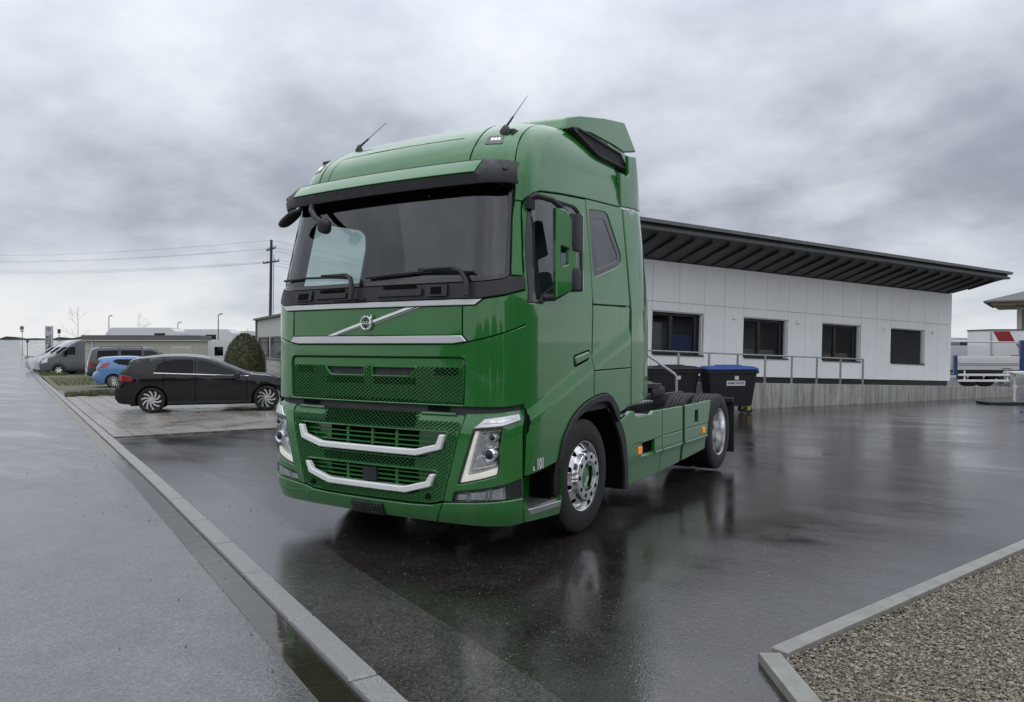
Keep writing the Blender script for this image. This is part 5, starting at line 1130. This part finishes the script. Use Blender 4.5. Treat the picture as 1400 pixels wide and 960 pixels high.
t5 = dict(prof=[(-.95, .28), (-1.02, .45), (-1.0, .62), (-.92, 1.10), (-.72, 1.72), (-.5, 1.82), (.5, 1.86), (1.9, 1.84), (2.4, 1.76), (3.2, 1.30), (3.75, 1.08), (3.95, .8), (3.95, .45), (3.85, .28)],
    w=1.88, belt=1.1, tum=.16, bot=.26, axles=(0., 3.0), R=.33, paint='navy_paint', splits=[('rear_quarter', .60), ('sliding_door', 1.75), ('front_door', 2.75)], last='front_wing',
    strip=[('rear_bumper', 0, 2, 'navy_paint'), ('tailgate', 2, 3, 'navy_paint'), ('rear_window', 3, 4, 'tint_glass'), ('roof', 4, 8, 'navy_paint'), ('windscreen', 8, 9, 'car_glass'), ('bonnet', 9, 10, 'navy_paint'), ('front_bumper', 10, 13, 'navy_paint')],
    side=[('side_glass', rnd([(-.55, 1.22), (-.48, 1.68), (.52, 1.70), (.52, 1.22)], .04), 'tint_glass'), ('side_glass', rnd([(.66, 1.22), (.66, 1.70), (1.70, 1.70), (1.70, 1.22)], .04), 'tint_glass'), ('side_glass', rnd([(1.85, 1.20), (1.85, 1.69), (2.3, 1.67), (2.85, 1.32), (2.85, 1.18)], .04), 'car_glass'), ('tail_light', rnd([(-.93, .74), (-.78, .74), (-.74, 1.08), (-.86, 1.08)], .03), 'red_lens')],
    extra=[('tail_light', 2.2, 3.0, 'red_lens', 0, .10), ('tail_light', 2.2, 3.0, 'red_lens', .9, 1), ('number_plate', 1.7, 2.2, 'light_print', .36, .64)],
    bits=lambda far, Wd: [('roof_rail', MB().tube([(-.4, far*(.22 if s_ else Wd-.22), 1.84), (-.3, far*(.22 if s_ else Wd-.22), 1.90), (1.6, far*(.22 if s_ else Wd-.22), 1.90), (1.8, far*(.22 if s_ else Wd-.22), 1.85)], .022, 6), 'black_plastic') for s_ in (0, 1)], spokes=10, twist=0, spw=.2)
car('parked_van', 'dark navy passenger van with roof rails beside the blue hatchback', 'van', (-37.55, 19.9, gz(-37.55, 19.9)+.006), (.447, .894), 1, t5)
def duc(paint_): return dict(prof=[(-4.2, .35), (-4.25, 1.4), (-4.15, 2.40), (-3.8, 2.50), (-1.9, 2.50), (-1.35, 2.46), (-.9, 2.22), (.25, 1.38), (.55, 1.26), (1.20, 1.06), (1.42, .85), (1.45, .60), (1.30, .30)],
    w=2.05, belt=1.2, tum=.09, bot=.30, axles=(0., -3.4), R=.345, paint=paint_, splits=[('load_side', -1.25), ('front_door', -.12)], last='front_wing', pr=.03, pf=.22,
    strip=[('rear_door', 0, 2, paint_), ('roof', 2, 6.0, paint_), ('windscreen', 6, 7, 'car_glass'), ('bonnet', 7, 9, paint_), ('front_bumper', 9, 12, 'black_plastic')],
    side=[('side_glass', rnd([(-1.12, 1.42), (-1.08, 1.98), (-.72, 1.98), (-.28, 1.62), (-.24, 1.40)], .04), 'tint_glass'), ('side_glass', rnd([(-3.9, 1.4), (-3.9, 1.95), (-2.9, 1.95), (-2.9, 1.4)], .06), 'tint_glass'), ('headlight', rnd([(.75, .88), (1.22, .80), (1.16, 1.02), (.72, 1.20)], .04), 'lamp_inner'), ('arch_trim', [(.42*math.cos(a), .345+.42*math.sin(a)) for a in [math.pi*k/12 for k in range(13)]]+[(.50*math.cos(a), .345+.50*math.sin(a)) for a in [math.pi*k/12 for k in range(12, -1, -1)]], 'black_plastic')],
    extra=[('headlight', 8.6, 9.4, 'lamp_inner', 0, .22), ('headlight', 8.6, 9.4, 'lamp_inner', .78, 1), ('number_plate', 10.6, 11.2, 'light_print', .38, .62), ('grille', 9.2, 10.2, 'black_gloss', .25, .75)],
    bits=mirror_bits(-.42, 1.30, .14, .38), spokes=6, twist=0, spw=.45, rim=.68)
for k, (pc_, lb) in enumerate((('slate_paint', 'slate grey panel van, nearest in the row beside the grey shed'), ('silver_paint', 'silver panel van second in the row beside the shed'), ('white_paint', 'white panel van third in the row beside the shed'), ('silver_paint', 'silver panel van farthest from the shed, last in the row'))):
    p = Vector((-51.0, 24.19))+Vector((-.6, .8))*2.75*k+Vector((-.8, -.6))*(1.75*k); d_ = (p-CAM.xy).dot(F2)
    car('panel_van', lb, 'van', (p.x, p.y, gz(p.x, p.y)+.012), (-.8, -.6), -1, duc(pc_), 'panel vans parked in a row')

# ================================================================== sheds, caravans, houses, poles
def rect_house(name, p0, p1, dep, z0, z1): pass
SH = empty('storage_shed', W(49.9, -28.1), math.atan2(27.81-23.17, -40.87+46.08)); tag(SH, 'long beige flat roofed shed with dark roof edge behind the vans', 'shed')
MB().box((0, .1, -.3), (7.0, 3.4, 2.45)).build('wall', 'grey_shed', SH); MB().box((-.15, -.12, 2.45), (7.2, 3.6, 2.74)).build('roof', 'shed_trim', SH)
MB().box((-.12, -.09, 2.36), (7.16, 3.5, 2.448)).build('eave_strip', 'facade_grey', SH); MB().box((.42, .02, -.1), (.52, .1, 2.4)).build('downpipe', 'curtain', SH)
gd = MB().box((5.35, .04, 0), (6.65, .12, 2.0)).build('garage_door', 'facade_grey', SH)
for k in range(5): MB().box((5.42, .015, .12+k*.37), (6.58, .045, .42+k*.37)).build('door_panel', 'grey_shed', gd)
def caravan(d, l, rz, L, wd, h, label, win, name='caravan'):
    c = empty(name, W(d, l), rz); tag(c, label, 'caravan', 'caravans and motorhomes behind the shed')
    pr = rnd([(0, .45), (L, .45), (L, h-.25), (L-.35, h), (.45, h), (0, h-.5)], [.05, .05, .3, .3, .4, .4])
    MB().prism(pr, 0, wd, lambda a, b, dd: (a, dd, b)).build('body', 'caravan_white', c, True, 30)
    MB().prism([(.3, h+.0), (L-.4, h+.0), (L-.6, h+.06), (.5, h+.06)], .1, wd-.1, lambda a, b, dd: (a, dd, b)).build('roof', 'facade_grey', c)
    for a, b, z0, z1 in win: MB().box((a, -.012, z0), (b, .01, z1), .004).build('window', 'tint_glass', c)
    MB().box((.1, -.008, .85), (L-.1, .005, .93)).build('stripe', 'fascia_grey', c)
    for x in (L*.3, L*.65): MB().lathe([(.0, .01), (-.02, .22), (0, .33), (.18, .33), (.2, .2)], (x, .0, .33), 'y', 20).build('wheel', 'rubber', c)
    return c
caravan(56, -22.9, R(47), 7.2, 2.3, 2.45, 'white caravan with two dark windows at the right end of the shed', [(.9, 1.5, 1.35, 2.0), (3.0, 4.5, 1.2, 1.9)])
caravan(70, -37.5, R(30), 6.5, 2.3, 3.75, 'white motorhome roof showing above the left part of the shed', [(4.6, 5.6, 2.8, 3.3)])
caravan(72, -32.0, R(30), 5.5, 2.3, 3.65, 'white motorhome showing above the middle of the shed', [(3.0, 4.0, 2.75, 3.2)])
caravan(76, -29.6, R(25), 6.8, 2.3, 3.55, 'white motorhome with dark side windows between shed and clipped bush', [(.5, 2.2, 2.5, 3.15), (2.5, 4.2, 2.5, 3.15), (4.6, 6.2, 2.5, 3.15)])
OB = empty('low_office', W(33.2, -11.15)); v_ = W(24, -6.45)-W(33.2, -11.15); OB.rotation_euler = (0, 0, math.atan2(v_.y, v_.x)); tag(OB, 'low beige building with window band and blinds beside the clipped bush', 'building')
zb = 2.63-W(33.2, -11.15).z; Lw = v_.xy.length
MB().box((0, 0, -.5), (Lw, 6, zb-.02)).build('wall', 'facade_grey', OB); MB().box((-.12, -.14, zb-.02), (Lw+.1, 6.1, zb+.06)).build('roof', 'shed_trim', OB); MB().box((-.06, -.06, -.3), (.10, .06, zb-.02)).build('downpipe', 'fascia_grey', OB)
for k in range(3):
    x0 = .55+k*3.0; w_ = MB().box((x0, -.03, 1.42), (x0+2.6, .02, 2.22)).build('window', 'frame_dark', OB); MB().box((x0+.08, -.035, 1.5), (x0+1.25, -.028, 2.16)).build('pane', 'tint_glass', w_); MB().box((x0+1.35, -.035, 1.5), (x0+2.5, -.028, 2.16)).build('pane', 'tint_glass', w_)
    for j in range(9): MB().box((x0+1.3, -.10, 1.50+j*.075), (x0+2.55, -.06, 1.515+j*.075)).build('blind_slat', 'curtain', w_, False)
MB().box((.0, -.05, 1.30), (Lw, -.005, 1.40)).build('sill_band', 'lamp_post', OB)
for k in range(6): MB().box((.12, -.03, .0+k*.215), (Lw, -.004, .205+k*.215)).build('cladding_board', 'cladding_beige', OB, False)

# clipped bush
BS = empty('clipped_bush', W(27, -9.5)); tag(BS, 'egg shaped clipped evergreen bush behind the dark grey hatchback', 'bush')
q = Mt('yew_leaf'); v = q.co('Object'); q.set(Base_Color=q.mix(q.ramp(q.noise(v, 6, 6, .7), [(.3, 0.), (.7, 1.)]), (.022, .028, .011), (.115, .118, .048)), Roughness=.6); MATS['yew_leaf'] = q.m
rb = random.Random(5); vs = []; fs = []
def egg(th, ph): 
    s_ = math.sin(ph); z = -math.cos(ph); r = .70*s_*(1-.12*z); return Vector((r*math.cos(th), r*math.sin(th), 1.10+1.10*z))
for _ in range(15000):
    th = rb.uniform(0, 6.283); ph = math.acos(rb.uniform(-1, .999)); p = egg(th, math.pi-ph if False else ph); n_ = (p-Vector((0, 0, 1.05))).normalized()
    p = p+n_*(rb.uniform(-.05, .022)+.012*math.sin(th*9+ph*7)); a = Vector((rb.uniform(-1, 1), rb.uniform(-1, 1), rb.uniform(-1, 1))).normalized(); d = (n_*.6+a).normalized(); s2 = d.cross(Vector((rb.random(), rb.random(), rb.random()))).normalized()
    l = rb.uniform(.02, .045); w = l*.45; k = len(vs); vs += [p-s2*w, p+s2*w, p+d*l*1.3]; fs.append((k, k+1, k+2))
mesh('crown', vs, fs, 'yew_leaf', BS, False)
vs = [egg(2*math.pi*i/24, .02+(math.pi-.04)*j/14)*1.0 for j in range(15) for i in range(24)]; vs = [Vector((0, 0, 1.1))+(p-Vector((0, 0, 1.1)))*.95 for p in vs]
mesh('crown_core', vs, [(j*24+i, j*24+(i+1) % 24, (j+1)*24+(i+1) % 24, (j+1)*24+i) for j in range(14) for i in range(24)], 'yew_leaf', BS)
MB().tube([(0, 0, -.1), (0, 0, .4)], .07, 8).build('trunk', 'bark', BS)

# power pole and wires
PP = empty('power_pole', W(62, -19.8)); PP.rotation_euler = (0, R(1.4), 0); tag(PP, 'tall dark wooden power pole with crossarms behind the truck', 'power pole')
H_ = 10.1-W(62, -19.8).z; MB().tube([(0, 0, -.5), (0, 0, H_*.5), (0, 0, H_)], [.135, .12, .10], 10).build('mast', 'wood_pole', PP)
ca_ = Vector((R2.x, R2.y, 0)); fa_ = Vector((F2.x, F2.y, 0)); dr_ = (ca_*.75+fa_*.66)
for z, s_ in ((H_-.75, .38), (H_-1.8, .68)):
    arm = MB().tube([dr_*-s_+Vector((0, 0, z-.15)), dr_*s_+Vector((0, 0, z+.15))], .07, 6).build('crossarm', 'wood_pole', PP)
    for k in (-1, -.5, .5, 1): MB().lathe([(0, .02), (.02, .05), (.1, .055), (.14, .02)], dr_*s_*k*.95+Vector((0, 0, z+.07+.15*k)), 'z', 8).build('insulator', 'curtain', arm)
MB().tube([ca_*.25+Vector((0, 0, 0)), ca_*.22+Vector((0, 0, H_-1.2))], .025, 5).build('down_lead', 'wire', PP)
base_ = W(62, -19.8); wl = 0
for z, off, lbl in ((H_-.03, 0, 'topmost'), (H_-.62, .5, 'upper'), (H_-.78, -.5, 'second'), (H_-1.62, .9, 'third'), (H_-1.78, .3, 'fourth'), (H_-1.95, -.6, 'lowest')):
    p = base_+dr_*off+Vector((.23, 0, z)); a = W(100, -78); a.z = base_.z+z*1.12+2.2; b = W(95, 10); b.z = base_.z+z*.98-2.2
    for e_, side_ in ((a, 'left'), (b, 'right')):
        pts = [p.lerp(e_, t/12)-Vector((0, 0, 1.3*4*(t/12)*(1-t/12)*.5)) for t in range(13)]
        tag(MB().tube(pts, .007, 4).build('power_line', 'wire'), f'{lbl} thin power line running {side_} from the wooden pole', 'power line', 'overhead power lines')
# lamp posts, signs, bare trees
def lamp(d, l, h, label, rz=0.):
    p = empty('street_lamp', W(d, l)); tag(p, label, 'street lamp', 'street lamps on the skyline'); MB().tube([(0, 0, -.3), (0, 0, h*.6), (0, 0, h)], [.06, .05, .035], 8).build('post', 'lamp_post', p)
    MB().tube([(0, 0, h-.05), (R2.x*.12, R2.y*.12, h+.04), (R2.x*.22, R2.y*.22, h+.06)], [.04, .04, .03], 6).build('arm', 'lamp_post', p); MB().box((R2.x*.22-.11, R2.y*.22-.08, h+.02), (R2.x*.22+.11, R2.y*.22+.08, h+.11), .03).build('lamp_head', 'fascia_grey', p)
lamp(75, -39.8, 5.05, 'slim street lamp above the left end of the shed'); lamp(60, -23.2, 4.55, 'tall slim street lamp left of the clipped bush'); lamp(75, -33.0, 4.4, 'short street lamp above the right half of the shed')
def roadsign(name, d, l, h, label, r, box=None):
    p = empty(name, W(d, l)); tag(p, label, 'sign'); MB().tube([(0, 0, -.3), (0, 0, h)], .06, 8).build('post', 'lamp_post', p); n3 = Vector((-F2.x, -F2.y, 0))
    if box: MB().box((-box, -box*.6, h-.2), (box, box*.6, h+box*1.8), .03).build('sign_box', 'frame_dark', p)
    else:
        mm = MB().prism([(r*math.cos(k*.524/2), r*math.sin(k*.524/2)) for k in range(24)], 0, .05, lambda a, b, dd: tuple(Vector((R2.x*a, R2.y*a, h+b))+n3*(dd+.07))); mm.build('sign_disc', 'lamp_post', p)
        MB().prism([(-r*.7, -r*1.75), (r*.7, -r*1.75), (r*.7, -r*1.2), (-r*.7, -r*1.2)], 0, .05, lambda a, b, dd: tuple(Vector((R2.x*a, R2.y*a, h+b))+n3*(dd+.07))).build('sign_plate', 'lamp_post', p)
roadsign('road_sign', 145, -93.5, 4.9, 'round grey road sign on a post at the far left roadside', .42); roadsign('post_box', 118, -75.3, 2.6, 'short dark topped post right of the round road sign', .2, .18); roadsign('post_box', 110, -65.6, 4.0, 'dark box on a thin post right of the sign pylon', .2, .22)
PY = empty('sign_pylon', W(105, -64.0), -YAW); tag(PY, 'tall white sign pylon with vertical dark lettering at the far left', 'sign')
PY.rotation_euler = (0, 0, math.atan2(R2.y, R2.x)); pb = MB().box((-.5, -.1, -.4), (.5, .15, 4.75), .03).build('panel', 'curtain', PY); MB().box((.24, -.112, -.2), (.30, -.09, 3.6)).build('stripe', 'ink', pb)
text('pylon_lettering', 'MELZER', .78, 'ink', pb, frame_m((-.10, -.104, 2.1), (0, 0, 1), (-1, 0, 0)), .002, 1.0, .01)
MB().lathe([(0, .20), (.01, .20), (.01, .29), (0, .29)], (0, -.11, 4.3), 'y', 24).build('pylon_emblem', 'ink', pb); MB().prism([(-.22, -.02), (.0, .05), (.24, .0), (.24, .07), (.02, .13), (-.22, .06)], -.125, -.11, lambda a, b, dd: (a, dd, 4.25+b)).build('pylon_emblem', 'ink', pb)
def bare_tree(d, l, h, seed, label):
    t_ = empty('bare_tree', W(d, l)); tag(t_, label, 'tree', 'bare winter trees'); r_ = random.Random(seed); tr_ = MB(); cr_ = MB()
    tr_.tube([(0, 0, -.2), (.03*h*.3, 0, h*.4), (0, .02, h)], [.011*h*.6, .008*h*.6, .002*h], 7)
    def br(p, d_, l_, r, lev):
        e_ = p+d_*l_; cr_.tube([p, p+d_*l_*.5+Vector((0, 0, .03*l_)), e_], [r, r*.7, r*.35], 4, False)
        if lev < 2:
            for _ in range(4 if lev == 0 else 3):
                f_ = r_.uniform(.35, .95); n2_ = (d_+Vector((r_.uniform(-.7, .7), r_.uniform(-.7, .7), r_.uniform(-.1, .6)))).normalized(); br(p+d_*l_*f_, n2_, l_*.5, r*.5, lev+1)
    for k in range(13):
        z = h*r_.uniform(.3, .9); a = r_.uniform(0, 6.28); br(Vector((0, 0, z)), Vector((math.cos(a), math.sin(a), r_.uniform(.5, 1.1))).normalized(), (h-z*.75)*.42, .0022*h*.5, 0)
    tr_.build('trunk', 'bark', t_); o_ = cr_.build('branches', 'bark', t_); o_['kind'] = 'stuff'
bare_tree(85, -48.6, 6.6, 1, 'thin bare tree rising beside the left end of the shed'); bare_tree(82, -40.3, 5.6, 2, 'thin bare tree rising above the middle of the shed'); bare_tree(62, -21.6, 3.6, 3, 'small bare tree top peeking out above the clipped bush')
FN = empty('wood_fence', W(92, -56.0)); FN.rotation_euler = (0, 0, math.atan2(R2.y, R2.x)); tag(FN, 'dark brown timber fence with thick posts beside the grass verge', 'fence')
for x in (0, 1.35): MB().box((x-.14, -.14, -.4), (x+.14, .14, 2.1), .02).build('post', 'wood_pole', FN)
for k in range(5): MB().box((.14, -.03, .05+k*.25), (1.21, .03, .28+k*.25)).build('board', 'bark', FN)

# right hand side: flatbed, lorries, house, small stand
FT = empty('flatbed_truck', W(34, 19.75)); FT.rotation_euler = (0, 0, math.atan2(R2.y, R2.x)-.06); tag(FT, 'flatbed lorry with white drop side and blue corner posts beyond the building', 'truck')
z0_ = -W(34, 19.75).z
MB().box((.18, -.03, .44+z0_), (2.85, .03, 1.05+z0_), .01).build('drop_side', 'white_paint', FT); MB().box((.18, -.045, .70+z0_), (2.85, -.028, .72+z0_)).build('side_groove', 'fascia_grey', FT); MB().box((.25, -.04, .62+z0_), (2.8, -.03, .64+z0_)).build('side_groove', 'fascia_grey', FT)
MB().box((.02, -.06, .20+z0_), (.16, .08, 1.08+z0_)).build('corner_post', 'bluetrim_paint', FT); MB().box((2.87, -.06, .25+z0_), (3.05, .08, 1.75+z0_)).build('corner_post', 'bluetrim_paint', FT)
MB().box((.0, .1, .30+z0_), (3.2, 2.3, .42+z0_)).build('bed', 'dark_steel', FT); MB().tube([(-.4, 0, 1.70+z0_), (2.9, 0, 1.66+z0_)], .035, 6).build('top_rail', 'steel', FT)
for z in (.16, -.10): MB().box((.2, -.05, z+z0_), (2.45, .0, z+.10+z0_), .01).build('side_guard', 'white_bar', FT)
for x in (.5, 2.35): MB().box((x-.03, -.02, -.1+z0_), (x+.03, .03, .40+z0_)).build('guard_bracket', 'white_bar', FT)
MB().box((2.42, -.08, -.22+z0_), (3.15, .4, .22+z0_), .02).build('tool_box', 'steel', FT); MB().box((2.75, -.12, .24+z0_), (3.6, .35, .30+z0_)).build('box_lid', 'wall_white', FT)
for x in (.9, 1.6): MB().lathe([(0, .12), (.03, .3), (-.02, .38), (0, .45), (.25, .45), (.25, .1)], (x, .35, .45), 'y', 26).build('wheel', 'rubber', FT)
for j_, u in enumerate((2.0,)): MB().box((2.1, -.034, .47+z0_), (2.5, -.031, .51+z0_)).build('side_print', 'fascia_grey', FT)
BX = empty('box_truck', W(42, 26.5)); BX.rotation_euler = (0, 0, math.atan2(R2.y, R2.x)-.05); tag(BX, 'white box lorry with dark red arrow stripes behind the flatbed', 'truck'); z0_ = -W(42, 26.5).z
MB().box((0, 0, .2+z0_), (6, 2.4, 2.38+z0_), .03).build('box_body', 'white_paint', BX); MB().box((-.04, -.03, 2.34+z0_), (6, 2.4, 2.42+z0_)).build('top_edge', 'fascia_grey', BX); MB().box((-.03, -.02, .2+z0_), (.05, .05, 2.34+z0_)).build('corner_rail', 'steel', BX)
for poly in ([(.10, 2.30), (.98, 2.30), (1.28, 1.72), (.42, 1.72)], [(1.32, 1.62), (1.42, 1.62), (1.80, .98), (1.75, .90)], [(1.05, .98), (1.80, .98), (1.78, .68), (1.22, .68)], [(.06, .72), (.06, 1.05), (.24, .68)]): MB().prism(poly, -.008, .0, lambda a, b, dd: (a, dd, b+z0_)).build('stripe', 'red_print', BX)
for x in (.8, 4.6): MB().lathe([(0, .12), (.03, .3), (-.02, .38), (0, .45), (.25, .45), (.25, .1)], (x, .1, .45), 'y', 26).build('wheel', 'rubber', BX)
for k, x in enumerate((33.4, 34.35, 35.25)):
    c_ = empty('lorry_cab', W(56, x)); c_.rotation_euler = (0, 0, math.atan2(R2.y, R2.x)); tag(c_, ('leftmost', 'middle', 'rightmost')[k]+' of three dark lorry cabs seen over the flatbed', 'truck', 'dark lorry cabs in the distance')
    MB().prism(rnd([(-.42, .6), (.42, .6), (.42, 1.9), (.36, 2.35-.1*(k == 1)), (-.36, 2.35-.1*(k == 1)), (-.42, 1.9)], .08), 0, 1.6, lambda a, b, dd: (a, dd, b)).build('cab', 'navy_paint', c_); MB().box((-.36, -.02, 1.45), (.36, .0, 2.0), .01).build('windscreen', 'tint_glass', c_); MB().box((-.42, -.06, .45), (.42, .1, .8), .02).build('bumper', 'fascia_grey', c_)
MB_ = empty('pallet_box', W(50, 29.7)); tag(MB_, 'grey mesh pallet box left of the dark lorry cabs', 'container'); MB_.rotation_euler = (0, 0, math.atan2(R2.y, R2.x)); MB().box((-.65, 0, .2), (.75, 1.2, 2.05), .02).build('panel', 'curtain', MB_); MB().box((-.7, -.03, .1), (.8, 1.2, .2)).build('base', 'dark_steel', MB_)
HS = empty('gabled_house', W(62, 41.2)); HS.rotation_euler = (0, 0, math.atan2(R2.y, R2.x)-.62); tag(HS, 'grey house with wide tan eaves at the right edge', 'house'); z0_ = -W(62, 41.2).z
MB().box((0, 0, -.5), (8, 8, 4.85+z0_)).build('wall', 'facade_grey', HS); MB().box((.35, -.03, 2.0+z0_), (4, .02, 4.4+z0_)).build('window_wall', 'fascia_grey', HS)
MB().box((-1.7, -1.4, 4.78+z0_), (9, 9, 4.98+z0_)).build('eave', 'tan_soffit', HS); MB().add([(-2.2, -1.9, 4.98+z0_), (9, -1.9, 4.98+z0_), (9, 9, 4.98+z0_), (-2.2, 9, 4.98+z0_), (2.5, 3, 6.6+z0_), (9, 3, 6.6+z0_), (-2.2, -1.9, 5.12+z0_), (9, -1.9, 5.12+z0_), (-2.2, 9, 5.12+z0_)], [(0, 1, 7, 6), (0, 6, 8, 3), (6, 7, 5, 4), (6, 4, 8), (0, 3, 2, 1)]).build('roof', 'shed_trim', HS, False)
SD_ = empty('small_stand', W(22.4, 14.85)); SD_.rotation_euler = (0, 0, math.atan2(R2.y, R2.x)); tag(SD_, 'white topped stand with a thin leg on a dark base at the right edge', 'stand')
MB().box((-.95, -.3, 0), (.6, .35, .07), .01).build('base', 'dark_steel', SD_); MB().tube([(-.02, 0, .05), (-.02, 0, .92)], .022, 8).build('leg', 'wall_white', SD_); MB().box((-.2, -.25, .90), (.7, .25, .96), .01).build('top', 'wall_white', SD_)
# out of the picture, only reflected: workshop hall, and a hedge added for dark reflections
WK = empty('workshop_hall', (38, 14, -.1), R(80)); tag(WK, 'dark grey workshop hall with a row of windows facing the yard', 'building')
MB().box((-30, 0, 0), (32, 12, 3.6)).build('wall', 'fascia_grey', WK); MB().box((-30.4, -.5, 3.6), (32.4, 12.5, 3.9)).build('roof', 'roof_dark', WK)
for k in range(14): MB().box((-27+k*4.2, -.04, 1.2), (-25+k*4.2, .02, 2.6)).build('window', 'curtain', WK)
rb = random.Random(11)
for k in range(9):  # unseen evergreens added to darken what the truck front reflects
    p = W(-22-rb.uniform(0, 5), -44+k*8.5+rb.uniform(-1, 1)); h = rb.uniform(2.1, 3.0); t_ = empty('reflection_shrub', p); tag(t_, ('first', 'second', 'third', 'fourth', 'fifth', 'sixth', 'seventh', 'eighth', 'ninth')[k]+' evergreen shrub from the left in an unseen hedge added for dark reflections', 'shrub', 'unseen evergreens added for dark reflections')
    vs = []; fs = []
    for _ in range(900):
        a = rb.uniform(0, 6.28); z = rb.uniform(.4, h); r_ = 4.4*math.sqrt(max(.02, 1-(2*z/h-1.0)**2*.8))*rb.uniform(.75, 1.05); c_ = Vector((r_*math.cos(a), r_*.6*math.sin(a), z)); u_ = Vector((rb.uniform(-1, 1), rb.uniform(-1, 1), rb.uniform(-1, 1)))*.55; w_ = Vector((rb.uniform(-1, 1), rb.uniform(-1, 1), rb.uniform(-1, 1)))*.55
        i = len(vs); vs += [c_-u_, c_+u_, c_+w_, c_-w_]; fs += [(i, i+2, i+1), (i, i+1, i+3)]
    mesh('crown', vs, fs, 'yew_leaf', t_, False); MB().tube([(0, 0, 0), (0, 0, h*.6)], .2, 8).build('trunk', 'bark', t_)
